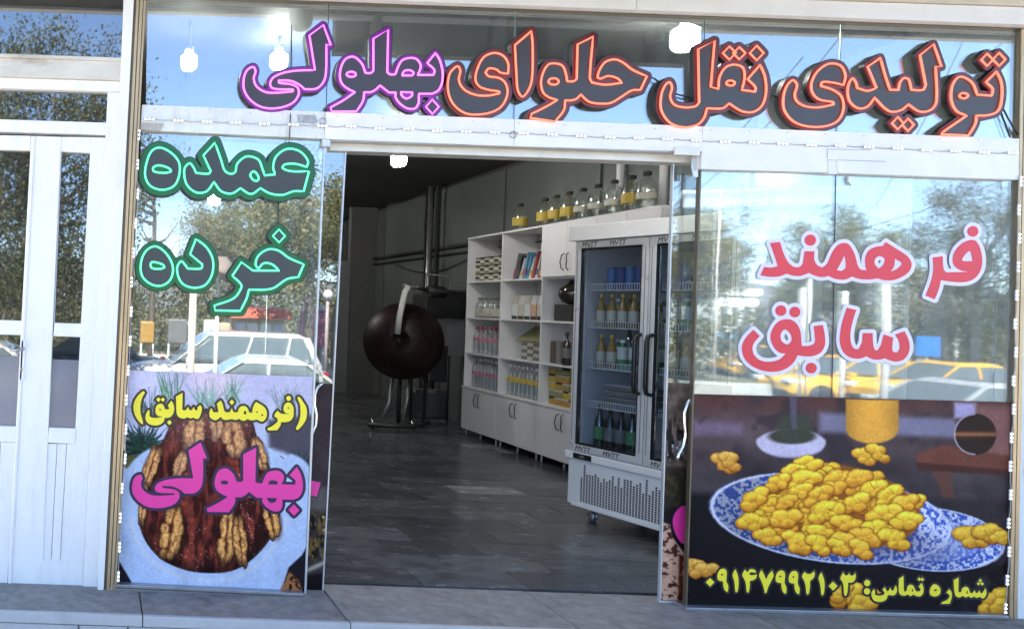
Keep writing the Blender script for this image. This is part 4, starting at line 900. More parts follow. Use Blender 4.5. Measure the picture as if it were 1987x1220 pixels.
# fragments of magenta lettering on the sliding leaves
plate('letter', [[(601, 931), (622, 936), (615, 963), (598, 960)]], .0615, .001, T_mag, ll)
plate('letter_outline', offset_loops([[(601, 931), (622, 936), (615, 963), (598, 960)]], 2.2, .8), .0626, .0008, T_nav, ll)
fr = loops_of("1325,981 1333,985* 1333,1055* 1322,1052 1310,1032 1306,1010 1312,992", 0, 0, 1)
plate('letter', fr, .0610, .001, T_mag, rl); plate('letter_outline', offset_loops(fr, 2.4, .8), .0622, .0008, T_nav, rl)
# ------------------------------------------------------------------ inside the shop
ORD = ['first', 'second', 'third', 'fourth', 'fifth', 'sixth', 'seventh', 'eighth', 'ninth', 'tenth', 'eleventh', 'twelfth']
M_lamp = mat('lit_lamp', (1, 1, 1), .4, emit=(1.0, 0.98, 0.94), es=34)
M_lampbody = mat('lamp_socket', (0.5, 0.5, 0.5), .4)
M_board = mat('grey_white_laminate', (0.74, 0.735, 0.74), .45, var=.04, vscale=3)
M_boardin = mat('laminate_inner', (0.68, 0.67, 0.66), .5, var=.05)
M_legs = mat('cabinet_leg', (0.6, 0.6, 0.6), .3, metal=.5)
M_handle = mat('dark_bow_handle', (0.10, 0.10, 0.105), .3, metal=.6)
M_bottle = glassmat('clear_bottle', .20, (.90, .93, .90), dust=.05); M_bgreen = glassmat('green_bottle', .15, (.25, .42, .30)); M_bdark = mat('dark_bottle', (0.03, 0.025, 0.02), .12, spec=.8)
M_amber = mat('amber_drink', (0.30, 0.17, 0.03), .15, spec=.8); M_water = glassmat('water_bottle', .16, (.92, .95, .96), dust=.22)
def dull(name, c, r=.5): return mat(name, c, r, var=.06)
K = dict(black=dull('black_plastic', (.02, .02, .02)), white=dull('white_plastic', (.62, .62, .62)), red=dull('red_label', (.38, .05, .06)), pink=dull('pink_label', (.45, .18, .24)),
         yellow=dull('yellow_label', (.50, .36, .05)), olive=dull('olive_label', (.26, .26, .12)), blue=dull('blue_pack', (.04, .12, .32)), sky=dull('sky_blue_pack', (.10, .30, .45)),
         peach=dull('peach_pack', (.55, .34, .24)), green=dull('green_pack', (.08, .25, .10)), orange=dull('orange_box', (.42, .24, .05)), grey=dull('grey_box', (.16, .16, .16)), cream=dull('cream_label', (.5, .48, .4)), navy=dull('navy_pack', (.03, .05, .22)))

def lamp(x, y, z, label, r=.062, h=.13):
    t = thing('ceiling_lamp', (x, y, z), label, 'lamp', 'lit LED bulbs on the shop ceiling')
    part('socket', MB().lathe([(.03, 0), (.03, .05)], (0, 0, h / 2), 12), M_lampbody, t, local=True)
    part('bulb', MB().lathe([(.004, -h / 2), (r * .7, -h / 2 + .006), (r * .95, -h / 2 + .025), (r, 0), (r * .98, h / 2 - .02), (r * .6, h / 2 - .002), (.03, h / 2)], (0, 0, 0), 28), M_lamp, t, local=True)
    return t
def at_t(px, py, t): p = P(px, py, t - CAM_D); return p
for (px, py, t, lab, r) in ((1330, 76, 5.05, 'large bright bulb shining through the upper glass, left of the three-dotted red word', .074), (774, 309, 8.7, 'bright bulb hanging at the top of the open entrance', .078),
                         (367, 121, 5.55, 'glaring bulb in the upper left glass, left of the purple word', .055), (541, 119, 5.8, 'bulb mostly hidden behind the purple word', .06),
                         (415, 386, 13.0, 'small bulb seen just under the upper green word', .10), (318, 418, 15.4, 'smaller far bulb left on the left window', .08), (514, 437, 16.4, 'tiny far bulb left of the left door edge', .05)):
    p = at_t(px, py, t); lamp(p.x, p.y, p.z, lab, r, r * 2.0)
    # rose and stem up to the ceiling
    tt = [o for o in bpy.data.objects if o.name.startswith('ceiling_lamp')][-1]
for o in [o for o in bpy.data.objects if o.name.startswith('ceiling_lamp')]:
    z = ZC - o.location.z
    if z > .12: part('stem', MB().tube([(0, 0, .1), (0, 0, z)], .009, 8), M_lampbody, o, local=True)
for (px, py, lab) in ((681, 551, 'larger of two small flat lights in the dark rear room'), (663, 553.5, 'smaller of two small flat lights in the dark rear room')):
    p = at_t(px, py, 17.0 if px > 670 else 19)
    t = thing('flush_lamp', (p.x, p.y, 2.19), lab, 'lamp', 'flat lights of the rear room')
    part('diffuser', MB().lathe([(.02, -.05), (.10, -.045), (.12, -.02), (.12, 0)], (0, 0, 0), 16), M_lamp, t, local=True)

# wall fixtures: upright double conduit, horizontal trunking
pole = thing('steel_column', (4.98, 8.02, 0), 'slim bright steel column with dark edges standing behind the round drum', 'column')
part('tube', MB().tube([(4.96, 8.02, 0), (4.96, 8.02, ZC)], .034, 12), M_alu, pole)
part('dark_edge', MB().box(4.985, 7.80, 0, 5.02, 7.86, ZC), M_black, pole); part('dark_edge', MB().box(4.985, 8.22, 0, 5.02, 8.28, ZC), M_black, pole)
for i, (y0, z0, z1) in enumerate(((2.3, 2.46, 2.50), (2.3, 2.37, 2.385))):
    solo('wall_trunking', MB().box(5.03, 2.6, z0, 5.098, 11.0, z1), M_sideb, ('upper', 'lower')[i] + ' dark cable trunking running along the shop side wall above the shelves', 'cable trunking')
pts = [(5.07, 9.9 - i * .28, 2.36 - .22 * math.sin(i / 12 * math.pi)) for i in range(13)]
solo('sagging_cable', MB().tube(pts, .008, 6), M_sideb, 'dark cable sagging along the side wall behind the drum', 'cable')
for i, y in enumerate((3.0, 3.62)):
    solo('white_pipe', MB().tube([(5.05, y, 2.5), (5.05, y, ZC)], .035, 8), M_board, ('nearer', 'farther')[i] + ' of two pale upright pipes on the wall behind the row of big bottles', 'pipe')

# ---- shelving wall
SX0, SX1 = 4.655, 5.06; bays = [2.42, 3.30, 4.24, 5.12, 6.0]   # Y edges, near to far
zs = [0.60, 1.04, 1.48, 1.93, 2.48]
sh_ = thing('shelving_unit', (4.7, 4.2, 0.0), 'long grey-white shelving unit with base cupboards standing along the right-hand wall', 'shelving')
TH = .018
for i, y in enumerate(bays):
    part('upright', MB().box(SX0, y - TH / 2, .62, SX1, y + TH / 2, 2.46), M_board, sh_, bev=.002)
for a, b in zip(bays[:-1], bays[1:]):
    for z in zs[1:-1]: part('shelf', MB().box(SX0 + .006, a + TH / 2, z - TH, SX1 - .01, b - TH / 2, z), M_board, sh_)
    part('back_panel', MB().box(SX1 + .002, a, .62, SX1 + .012, b, 2.46), M_boardin, sh_)
    part('top_board', MB().box(SX0 - .01, a + .001, 2.461, SX1 + .01, b - .001, 2.481), M_board, sh_, bev=.002)
    part('base_top', MB().box(SX0 - .03, a + .001, .60, SX1 + .01, b - .001, .62), M_board, sh_, bev=.002)
    part('base_side', MB().box(SX0, a + .001, .09, SX1, a + .018, .599), M_board, sh_); part('base_side', MB().box(SX0, b - .018, .09, SX1, b - .001, .599), M_board, sh_)
    part('base_floor', MB().box(SX0, a + .019, .085, SX1, b - .019, .10), M_board, sh_)
    mid = (a + b) / 2
    for (u, v, s_) in ((a + .003, mid - .002, 1), (mid + .002, b - .003, -1)):
        d = part('cupboard_door', MB().box(SX0 - .020, u, .092, SX0 - .002, v, .597), M_board, sh_, bev=.002)
        hy = (v - .035) if s_ == 1 else (u + .035)
        part('bow_handle', MB().tube([(SX0 - .02, hy, .56), (SX0 - .045, hy - s_ * .005, .54), (SX0 - .05, hy - s_ * .02, .475), (SX0 - .045, hy - s_ * .005, .41), (SX0 - .02, hy, .39)], .006, 7), M_handle, d)
    for yy_ in (a + .05, b - .05): part('foot', MB().tube([(SX0 + .03, yy_, 0), (SX0 + .03, yy_, .086)], .012, 8), M_legs, sh_)
    part('foot', MB().tube([(SX0 + .03, mid, 0), (SX0 + .03, mid, .086)], .012, 8), M_legs, sh_)
# upper cupboard in the two nearest visible bays
for a, b in ((3.30, 4.24), (2.42, 3.30)):
    mid = (a + b) / 2
    for (u, v, s_) in ((a + .004, mid - .002, 1), (mid + .002, b - .004, -1)):
        d = part('cupboard_door', MB().box(SX0 - .020, u, 1.932, SX0 - .002, v, 2.459), M_board, sh_, bev=.002)
        hy = (v - .035) if s_ == 1 else (u + .035)
        part('bow_handle', MB().tube([(SX0 - .02, hy, 2.16), (SX0 - .045, hy - s_ * .005, 2.14), (SX0 - .05, hy - s_ * .02, 2.075), (SX0 - .045, hy - s_ * .005, 2.01), (SX0 - .02, hy, 1.99)], .006, 7), M_handle, d)
cs = thing('corner_shelf', (4.5, 2.2, 2.46), 'white triangular corner shelf at the top near end of the shelving above the fridge', 'shelf')
part('board', MB().prism([(4.72, 2.41, 2.455), (5.08, 2.41, 2.455), (5.08, 1.2, 2.455), (4.25, 1.62, 2.455)], [(4.72, 2.41, 2.481), (5.08, 2.41, 2.481), (5.08, 1.2, 2.481), (4.25, 1.62, 2.481)]), M_board, cs)
part('apron', MB().prism([(4.30, 1.66, 2.36), (5.02, 1.26, 2.36), (5.02, 1.28, 2.36), (4.30, 1.68, 2.36)], [(4.30, 1.66, 2.454), (5.02, 1.26, 2.454), (5.02, 1.28, 2.454), (4.30, 1.68, 2.454)]), M_board, cs)

# ---- goods
def bottle_kind(h, r, body, cap, label=None, neck=.32, capr=.3, lz=(.22, .52), liquid=None, n=12):
    """prototype meshes at the origin"""
    pr = [(.001, 0), (r * .92, 0), (r, r * .15), (r, h * (1 - neck - .12)), (r * .8, h * (1 - neck * .85)), (r * capr, h * (1 - neck * .55)), (r * capr, h * .95), (.001, h * .95)]
    out = [('body', MB().lathe(pr, n=n).mesh('bottle_body'), body)]
    out.append(('cap', MB().lathe([(r * capr * 1.25, h * .90), (r * capr * 1.3, h * .91), (r * capr * 1.3, h * .985), (r * capr, h)], n=10).mesh('bottle_cap'), cap))
    if label: out.append(('label', MB().lathe([(r * 1.02, h * lz[0]), (r * 1.025, h * (lz[0] + .01)), (r * 1.025, h * (lz[1] - .01)), (r * 1.02, h * lz[1])], n=n).mesh('bottle_label'), label))
    if liquid: out.append(('drink', MB().lathe([(.001, .004), (r * .9, .005), (r * .93, h * .45), (r * .9, h * .5), (.001, h * .5)], n=n).mesh('bottle_drink'), liquid))
    for nm, me, m in out: me.materials.append(m)
    return out
def place(kind, name, loc, label, cat, group, rz=0):
    t = thing(name, loc, label, cat, group, rz=rz)
    for nm, me, m in kind: link(nm, me, None, t)
    return t
KB = dict(jug=bottle_kind(.32, .080, M_bottle, K['black'], K['yellow'], .30, .34, (.2, .5)), jugp=bottle_kind(.32, .080, M_bottle, K['black'], K['cream'], .30, .34, (.25, .42)),
          clear=bottle_kind(.30, .040, M_water, K['white'], None, .35, .33), squat=bottle_kind(.25, .055, M_bottle, K['grey'], K['cream'], .3, .4, (.1, .45)), redb=bottle_kind(.33, .042, M_water, K['red'], K['pink'], .35, .36, (.45, .6)),
          pinkb=bottle_kind(.36, .036, M_water, K['white'], K['pink'], .3, .35, (.42, .55)), yelb=bottle_kind(.34, .036, M_water, K['white'], K['yellow'], .3, .38, (.45, .6)),
          beer=bottle_kind(.25, .034, M_amber, K['yellow'], K['cream'], .4, .32, (.2, .5)), wht=bottle_kind(.22, .034, K['green'], K['white'], K['white'], .4, .4, (.35, .75)), dark=bottle_kind(.33, .040, M_bdark, K['black'], K['grey'], .4, .35), grn=bottle_kind(.33, .040, M_bgreen, K['black'], K['green'], .4, .35))
# big bottles on top of the shelving, far to near
jy = [5.02, 4.48, 4.24, 3.98, 3.72, 3.46, 3.19, 2.92, 2.70]
for i, y in enumerate(jy):
    k = 'jug' if i in (0, 1, 2, 3, 7) else 'jugp'
    lab = 'big %s-labelled bottle on top of the shelving, %s' % ('yellow' if k == 'jug' else 'pale', 'farthest and alone' if i == 0 else ORD[i] + ' from the far end')
    b = place(KB[k], 'large_bottle', (4.80 - .012 * i, y, 2.482), lab, 'bottle', 'big bottles standing on top of the shelving', rz=i)
# rows
def row(kind, name, cat, y0, y1, n, z, what, where, x=4.80, rows=1, hjit=0):
    for r_ in range(rows):
        for i in range(n):
            y = y1 - (i + .5) * (y1 - y0) / n + random.uniform(-.006, .006)
            place(kind, name, (x + r_ * .11, y, z + .001),
                  '%s, %s, %s from the far end' % (what, where, ORD[i % 12]) if r_ == 0 else '%s in the back row, %s, behind the %s' % (what, where, ORD[i % 12]), cat, what.rstrip() + 's ' + where, rz=random.uniform(0, 6))
F1, F2, F3, F4 = (5.12, 5.98), (4.20, 5.08), (3.32, 4.16), (2.44, 3.28)
row(KB['squat'], 'glass_bottle', 'bottle', F1[0] + .05, F1[1] - .02, 6, 1.48, 'clear glass bottle', 'second shelf of the far bay', 4.78)
row(KB['redb'], 'red_capped_bottle', 'bottle', F1[0] + .03, F1[1] - .02, 7, 1.04, 'red-capped clear bottle', 'third shelf of the far bay', 4.76)
row(KB['pinkb'], 'pink_label_bottle', 'bottle', F1[0] + .03, F1[1] - .02, 9, .62, 'white-capped bottle with pink label', 'bottom shelf of the far bay', 4.75)
row(KB['yelb'], 'yellow_label_bottle', 'bottle', F2[0] + .03, F2[1] - .02, 9, .62, 'white-capped bottle with yellow label', 'bottom shelf of the second bay', 4.75)
def boxthing(name, cat, label, group, x0, y0, z0, x1, y1, z1, m, lid=None, bev=.003):
    t = thing(name, ((x0 + x1) / 2, (y0 + y1) / 2, z0), label, cat, group)
    part('carton', MB().box(x0, y0, z0, x1, y1, z1 - (.02 if lid else 0)), m, t, bev=bev)
    if lid: part('lid', MB().box(x0 - .002, y0 - .002, z1 - .018, x1 + .002, y1 + .002, z1), lid, t, bev=bev)
    return t
# small tins on the top shelf of the farthest bay: three layers
tin = [('tin', MB().lathe([(.001, 0), (.048, 0), (.05, .004), (.05, .074), (.048, .078), (.001, .078)], n=12).mesh('tin'), K['olive']), ('lid', MB().lathe([(.052, .079), (.052, .098), (.001, .099)], n=12).mesh('tin_lid'), K['black']),
       ('band', MB().lathe([(.0512, .03), (.0514, .032), (.0514, .055), (.0512, .057)], n=12).mesh('tin_band'), K['white'])]
for n_, me, m in tin: me.materials.append(m)
tin2 = []
for (n_, me, m), m2 in zip(tin, (K['cream'], K['grey'], K['black'])):
    me2 = me.copy(); me2.materials.clear(); me2.materials.append(m2); tin2.append((n_, me2, m2))
for lay in range(3):
    for i in range(7):
        place(tin if (i + lay) % 2 else tin2, 'stacked_tin', (4.77, F1[1] - .07 - i * .118, 1.931 + lay * .1), 'olive tin, far bay top shelf, %s layer, %s from the far end' % (('bottom', 'middle', 'top')[lay], ORD[i]), 'tin', 'stacked tins on the top shelf of the farthest bay')
# bright packs leaning on the top shelf of the next bay
cols = ['grey', 'black', 'white', 'sky', 'sky', 'white', 'red', 'cream', 'red', 'green', 'white', 'black']
for i, c in enumerate(cols):
    y = F2[1] - .06 - i * .068; h = .30 - .03 * (i % 3)
    t = thing('snack_pack', (4.76, y, 1.931), '%s upright pack, top shelf of the second bay, %s from the far end' % (c if c != 'sky' else 'light blue', ORD[i]), 'packet', 'upright packs on the top shelf of the second bay')
    part('bag', MB().prism([(-.01, -.028, 0), (.10, -.028, 0), (.10, .026, 0), (-.01, .026, 0)], [(.01, -.052, h), (.11, -.052, h), (.11, -.046, h), (.01, -.046, h)]), K[c], t, local=True)
    part('print_band', MB().prism([(-.0105, -.026, h * .15), (-.0085, -.026, h * .15), (-.0085, .016, h * .15), (-.0105, .016, h * .15)], [(-.0035, -.036, h * .4), (-.001, -.036, h * .4), (-.001, .004, h * .4), (-.0035, .004, h * .4)]), K[['red', 'navy', 'yellow'][i % 3]], t, local=True)
# gabled cartons
for i, c in enumerate(['white', 'cream', 'white', 'peach', 'cream', 'white']):
    y = F2[1] - .10 - i * .136
    t = thing('gabled_carton', (4.80, y, 1.481), '%s gable-topped carton, %s from the far end, second shelf of the second bay' % (c, ORD[i]), 'carton', 'gable-topped cartons on the shelf')
    part('carton', MB().box(-.05, -.058, 0, .05, .058, .17), K[c], t, local=True)
    part('gable', MB().prism([(-.05, -.058, .171), (-.05, .058, .171), (-.05, 0, .27)], [(.05, -.058, .171), (.05, .058, .171), (.05, 0, .27)]), K['white' if c != 'white' else 'cream'], t, local=True)
    part('base_band', MB().box(-.0515, -.058, .002, -.0505, .058, .04), K['black'], t, local=True)
# display box with stack of small boxes
t = thing('display_case', (4.85, 4.62, 1.041), 'open display case with tilted olive lid, third shelf of the second bay', 'display case')
part('lid', MB().prism([(-.08, -.22, .20), (-.08, .36, .20), (.12, .30, .36), (.12, -.16, .36)], [(-.08, -.22, .212), (-.08, .36, .212), (.12, .30, .372), (.12, -.16, .372)]), K['olive'], t, local=True)
part('tray', MB().box(-.07, -.33, 0, .12, -.315, .19), K['cream'], t, local=True)
for i in range(5):
    for j in range(4):
        boxthing('small_box', 'box', 'small box stacked under the tilted lid, %s layer up, %s from the far end' % (ORD[i], ORD[j]), 'small boxes stacked under the tilted lid', 4.745, 4.30 + j * .125, 1.041 + i * .038, 4.85, 4.418 + j * .125, 1.077 + i * .038, K['grey'] if (i + j) % 2 else K['cream'], bev=.002)
# third bay: black round-bodied bottle, dark stack, yellow boxes
t = thing('gift_flask', (4.80, 3.93, 1.481), 'glossy black round-bodied flask on a dark box, second shelf down behind the fridge', 'flask')
part('flask_body', MB().lathe([(.02, .17), (.09, .19), (.13, .26), (.12, .33), (.05, .38), (.03, .40), (.03, .42)], (0, 0, 0), 16), M_bdark, t, local=True)
part('stand', MB().box(-.09, -.16, 0, .09, .16, .17), K['black'], t, local=True)
for i in range(4):
    boxthing('dark_box', 'box', 'dark brown box, %s from the far end, third shelf down of the third bay' % ORD[i], 'dark boxes on the third shelf', 4.74, 4.10 - i * .10, 1.041, 4.88, 4.19 - i * .10, 1.27, K['grey'] if i % 2 else dull('brown_box', (.10, .07, .05)))
place(KB['dark'], 'dark_bottle', (4.72, 3.86, 1.041), 'dark bottle beside the dark brown boxes on the third shelf down', 'bottle', None)
for i in range(5):
    for j in range(5):
        c = random.choice(['orange', 'yellow', 'orange', 'olive'])
        boxthing('yellow_box', 'box', 'yellow-orange box, bottom shelf of third bay, %s layer up, %s from far end' % (ORD[i], ORD[j]), 'yellow boxes piled on the bottom shelf', 4.735 + random.uniform(0, .02), 4.09 - j * .13, .621 + i * .078, 4.87, 4.215 - j * .13, .695 + i * .078, K[c], K['black'] if (i + j) % 3 == 0 else K['cream'], bev=.003)

# ---- fridge
fb = P(1104, 977, 6.28 - CAM_D)
FR = thing('display_fridge', (fb.x, fb.y, 0), 'white double glass-door display fridge full of bottles, standing right inside the entrance', 'fridge', rz=-math.pi / 2 + R(15.5))
# local axes: x runs along the front (towards the street), y = depth towards the wall, z up; front at y = 0
M_fwhite = mat('white_enamel', (0.82, 0.82, 0.82), .25, var=.03, dirt=.12, dirtcol=(.3, .3, .28), dscale=6); M_fblack = mat('black_gasket', (0.012, 0.012, 0.014), .35); M_fgrey = mat('fridge_liner', (0.58, 0.58, 0.62), .4); M_falu = mat('bright_door_frame', (0.70, 0.70, 0.71), .3, metal=.25, var=.05)
FW, FD_, FH = 1.24, .68, 2.20
def fp(name, mb, m, parent=FR, bev=0): return part(name, mb, m, parent, local=True, bev=bev)
base = fp('base_box', MB().box(-.02, .0, .115, FW, FD_, .455), M_fwhite, bev=.008)
fp('base_lip', MB().box(-.036, -.025, .458, FW + .012, FD_, .515), M_fwhite, bev=.008)
fp('controller', MB().box(.05, -.029, .466, .21, -.024, .507), M_fblack, base)
fp('controller_key', MB().box(.11, -.031, .476, .15, -.0292, .497), K['grey'], base)
fp('base_foot_rail', MB().box(.02, -.006, .105, FW - .01, .0, .128), M_fwhite, bev=.003)
fp('side_wall', MB().box(0, .02, .516, .035, FD_, FH), M_fwhite, bev=.004); fp('side_wall', MB().box(FW - .035, .02, .516, FW, FD_, FH), M_fwhite, bev=.004)
fp('rear_wall', MB().box(.036, FD_ - .04, .516, FW - .036, FD_, FH), M_fgrey)
fp('liner_side', MB().box(.036, .06, .53, .05, FD_ - .041, 2.05), M_fgrey); fp('liner_side', MB().box(FW - .05, .06, .53, FW - .036, FD_ - .041, 2.05), M_fgrey)
fp('inner_floor', MB().box(.051, .03, .516, FW - .051, FD_ - .041, .54), M_fgrey); fp('light_diffuser', MB().box(.051, .06, 2.04, FW - .051, FD_ - .041, 2.05), M_fgrey)
fp('header_box', MB().box(-.04, -.05, 2.10, FW + .01, FD_, 2.215), M_fwhite, bev=.006)
fp('centre_post', MB().box(FW / 2 - .02, .02, .54, FW / 2 + .02, .06, 2.04), M_fgrey)
for (x0, x1, hx) in ((.004, FW / 2 - .004, FW / 2 - .045), (FW / 2 + .004, FW - .004, FW / 2 + .045)):
    d = fp('door', MB().box(x0, -.022, .520, x0 + .05, .018, 2.095), M_falu, bev=.003)
    fp('stile', MB().box(x1 - .05, -.022, .520, x1, .018, 2.095), M_falu, d, .003)
    fp('rail', MB().box(x0 + .0505, -.022, .520, x1 - .0505, .018, .572), M_falu, d, .003)
    fp('rail', MB().box(x0 + .0505, -.022, 2.045, x1 - .0505, .018, 2.095), M_falu, d, .003)
    for (a0, b0, a1, b1) in ((x0 + .050, .572, x0 + .060, 2.045), (x1 - .060, .572, x1 - .050, 2.045)):
        fp('gasket', MB().box(a0, -.019, b0, a1, .014, b1), M_fblack, d)
    fp('gasket', MB().box(x0 + .066, -.019, .572, x1 - .066, .014, .586), M_fblack, d); fp('gasket', MB().box(x0 + .066, -.019, 2.03, x1 - .066, .014, 2.045), M_fblack, d)
    fp('door_pane', MB().box(x0 + .066, -.008, .586, x1 - .066, -.002, 2.03), glassmat('fridge_glass', .05, (.88, .92, .96)) if 'fridge_glass' not in MATS else MATS['fridge_glass'], d)
    # bow handle
    s_ = 1
    fp('door_handle', MB().tube([(hx, -.022, 1.42), (hx, -.06, 1.41), (hx, -.07, 1.37), (hx, -.07, 1.06), (hx, -.06, 1.02), (hx, -.022, 1.01)], .015, 8), M_fblack, d)
    fp('mark_strip', MB().box(x0 + .018, -.0235, .60, x0 + .022, -.0222, 2.03), K['grey'], d); fp('mark_strip', MB().box(x1 - .024, -.0235, .60, x1 - .020, -.0222, 2.03), K['grey'], d)
def small_text(txt, size, parent, x, y, z, m):
    cu = bpy.data.curves.new('lettering', 'FONT'); cu.body = txt; cu.size = size; cu.extrude = .0006; cu.shear = .2
    tmp = bpy.data.objects.new('tmp', cu); me = bpy.data.meshes.new_from_object(tmp); bpy.data.objects.remove(tmp); bpy.data.curves.remove(cu)
    for v in me.vertices: v.co = (x + v.co.x, y - v.co.z, z + v.co.y)
    me.materials.clear(); me.materials.append(m); return link('lettering', me, None, parent)
for x in (.06, .30, .68, .92):
    small_text('MVTT', .052, FR, x, -.0235, 2.052, M_fblack); small_text('MVTT', .052, FR, x, -.0235, .528, M_fblack)
# perforated grille: holes recessed as dark wells proud by a hair of the enamel
per = MB(); nC = 46
prof = [random.choice((0, 2, 4, 6, 3, 5)) for _ in range(nC)]
for i in range(nC):
    x = .10 + i * .0243
    top = 17 - prof[i] if i % 7 else 11
    for j in range(17):
        if j < top:
            z = .150 + j * .0165; per.box(x, -.0016, z, x + .0145, .004, z + .0115)
o = fp('grille_holes', per, M_fblack, base); o['kind'] = 'stuff'
for x in (.12, FW - .12):
    for y in (.10, FD_ - .1):
        c_ = fp('caster', MB().box(x - .02, y - .02, .085, x + .02, y + .02, .114), M_steel)
        fp('wheel', MB().lathe([(.012, -.026), (.032, -.024), (.036, -.015), (.036, -.008), (.02, -.006), (.02, .006), (.036, .008), (.036, .015), (.032, .024), (.012, .026)], (x, y, .037), 14, 'y'), M_alu, c_)
shz = [.86, 1.15, 1.455, 1.735]; M_rack = mat('white_wire_rack', (.66, .67, .7), .35)
for hx0, hx1 in ((.055, FW / 2 - .025), (FW / 2 + .025, FW - .055)):
    for z in shz:
        w = MB()
        w.box(hx0, .075, z - .006, hx1, .085, z); w.box(hx0, .075, z + .042, hx1, .080, z + .048); w.box(hx0, FD_ - .06, z - .006, hx1, FD_ - .05, z)
        n = 26
        for i in range(n + 1):
            x = hx0 + (hx1 - hx0 - .004) * i / n; w.box(x, .0755, z + .0, x + .004, .0795, z + .042)
        for i in range(0, n + 1, 2):
            x = hx0 + (hx1 - hx0 - .004) * i / n; w.box(x, .085, z - .005, x + .003, FD_ - .06, z - .002)
        fp('wire_rack', w, M_rack)
M_fw = FR.matrix_basis
def inF(kind, name, x, y, z, label, cat, group):
    p = M_fw @ Vector((x, y, z)); return place(kind, name, (p.x, p.y, p.z), label, cat, group, rz=random.uniform(0, 6))
bpy.context.view_layer.update(); M_fw = FR.matrix_world.copy()
for di, (a, b, nm) in enumerate(((.10, .56, 'left'), (.68, 1.16, 'right'))):
    n = 6
    for i in range(n):
        x = a + (b - a) * i / (n - 1)
        w = 'behind the %s fridge door, %s from left' % (nm, ORD[i])
        inF(KB['beer'] if di == 0 else KB['wht'], 'drink_bottle', x, .14, 1.456, 'amber bottle, second rack ' + w if di == 0 else 'green-white bottle, second rack ' + w, 'bottle', 'bottles on the second fridge rack')
        inF(KB['wht'] if (di == 0 and i > 1) else KB['beer'], 'drink_bottle', x, .15, 1.151, 'bottle, third rack ' + w, 'bottle', 'bottles on the third fridge rack')
        inF(KB['beer'] if i % 2 else KB['wht'], 'drink_bottle', x + .03, .27, 1.456, 'bottle in the back row, second rack ' + w, 'bottle', 'back-row bottles in the fridge')
        inF(KB['grn'] if i % 2 else KB['wht'], 'drink_bottle', x + .03, .28, 1.151, 'bottle in the back row, third rack ' + w, 'bottle', 'back-row bottles in the fridge')
        if i < 5: inF(KB['dark'] if i % 3 else KB['grn'], 'tall_bottle', x, .16, .542, 'tall dark bottle, fridge floor ' + w, 'bottle', 'tall bottles on the fridge floor')
    for i in range(5):
        p = M_fw @ Vector((a + .10 + i * .078, .12, 1.736))
        t = thing('drink_can', tuple(p), 'blue drink can, top rack behind the %s fridge door, %s from left' % (nm, ORD[i]), 'can', 'blue cans on the top fridge rack')
        part('can', MB().lathe([(.001, 0), (.028, 0), (.034, .012), (.034, .15), (.027, .163), (.001, .164)], n=12), K['navy'] if i % 2 else K['blue'], t, local=True)
        part('rim', MB().lathe([(.0275, .1635), (.029, .169), (.025, .170)], n=12), M_alu, t, local=True)
    for i in range(4):
        p = M_fw @ Vector((a + .08 + (b - a) / 2 - .05, .2, .861 + i * .045))
        t = thing('flat_tray', tuple(p), 'flat tray, lowest rack behind the %s fridge door, %s from the bottom' % (nm, ORD[i]), 'tray', 'flat trays on the lowest fridge rack', rz=-math.pi / 2 + R(15.5))
        part('tray', MB().box(-.2, -.1, 0, .16, .12, .034), K['grey'], t, local=True, bev=.004); part('film', MB().box(-.195, -.095, .0345, .155, .115, .038), M_fgrey, t, local=True)

# ---- coating drum
dc = at_t(782, 662, 10.75)
dr_ = thing('coating_drum', (dc.x, dc.y, 0), 'big dark round drum with a pale pipe into its mouth, deep in the shop', 'drum machine')
M_drum = mat('dark_red_brown_pan', (0.014, 0.006, 0.006), .46, var=.5, vscale=3, spec=.3, coat=.0, dirt=.5, dirtcol=(.05, .03, .028), dscale=4); M_frame = mat('dark_machine_frame', (0.06, 0.06, 0.065), .4, metal=.5)
rad = .50
pr = []
for k in range(15):
    a = -math.pi / 2 + math.pi * k / 14
    pr.append((max(.001, rad * math.cos(a) * (1.0)), rad * .93 * math.sin(a)))
pr = [(.001, -rad * .80), (.085, -rad * .84), (.10, -rad * .905)] + pr[1:]
d0 = (dc.x, dc.y, dc.z)
bm_ = MB().lathe(pr[::1], (0, 0, 0), 36, 'y')
Rm = Matrix.Rotation(R(-24), 3, 'Z') @ Matrix.Rotation(R(-4), 3, 'X')
bm_.v = [tuple(Rm @ Vector(v) + Vector((dc.x, dc.y, dc.z))) for v in bm_.v]
drum = part('pan', bm_, M_drum, dr_)
rb = MB().tube([(.112 * math.cos(a), -rad * .90 - .005, .112 * math.sin(a)) for a in np.linspace(0, 6.283, 24, endpoint=False)], .012, 7, closed=True)
rb.v = [tuple(Rm @ Vector(v) + Vector((dc.x, dc.y, dc.z))) for v in rb.v]; part('mouth_ring', rb, M_drum, drum)
q = lambda x, y, t: at_t(x, y, t)
part('feed_pipe', MB().tube([q(771, 648, 10.1), q(776, 610, 10.1), q(786, 566, 10.15), q(792, 557, 10.2)], .036, 10), mat('pale_pipe', (.55, .55, .52), .5), dr_)
part('elbow', MB().tube([q(784, 553, 10.2), q(800, 556, 10.25), q(830, 562, 10.5)], .026, 10), M_steel, dr_)
part('blower_pipe', MB().tube([q(828, 564, 10.5), q(905, 568, 10.8)], .03, 10), M_frame, dr_)
part('blower_motor', MB().tube([q(832, 565, 10.6), q(860, 567, 10.7)], .075, 12), M_black, dr_)
for (a, b, c) in (((762, 735), (755, 780), (741, 812)), ((795, 735), (790, 775), (781, 815))):
    part('leg', MB().tube([q(*a, 10.9), q(*b, 10.8), (q(*c, 10.8))], .022, 8), M_alu, dr_)
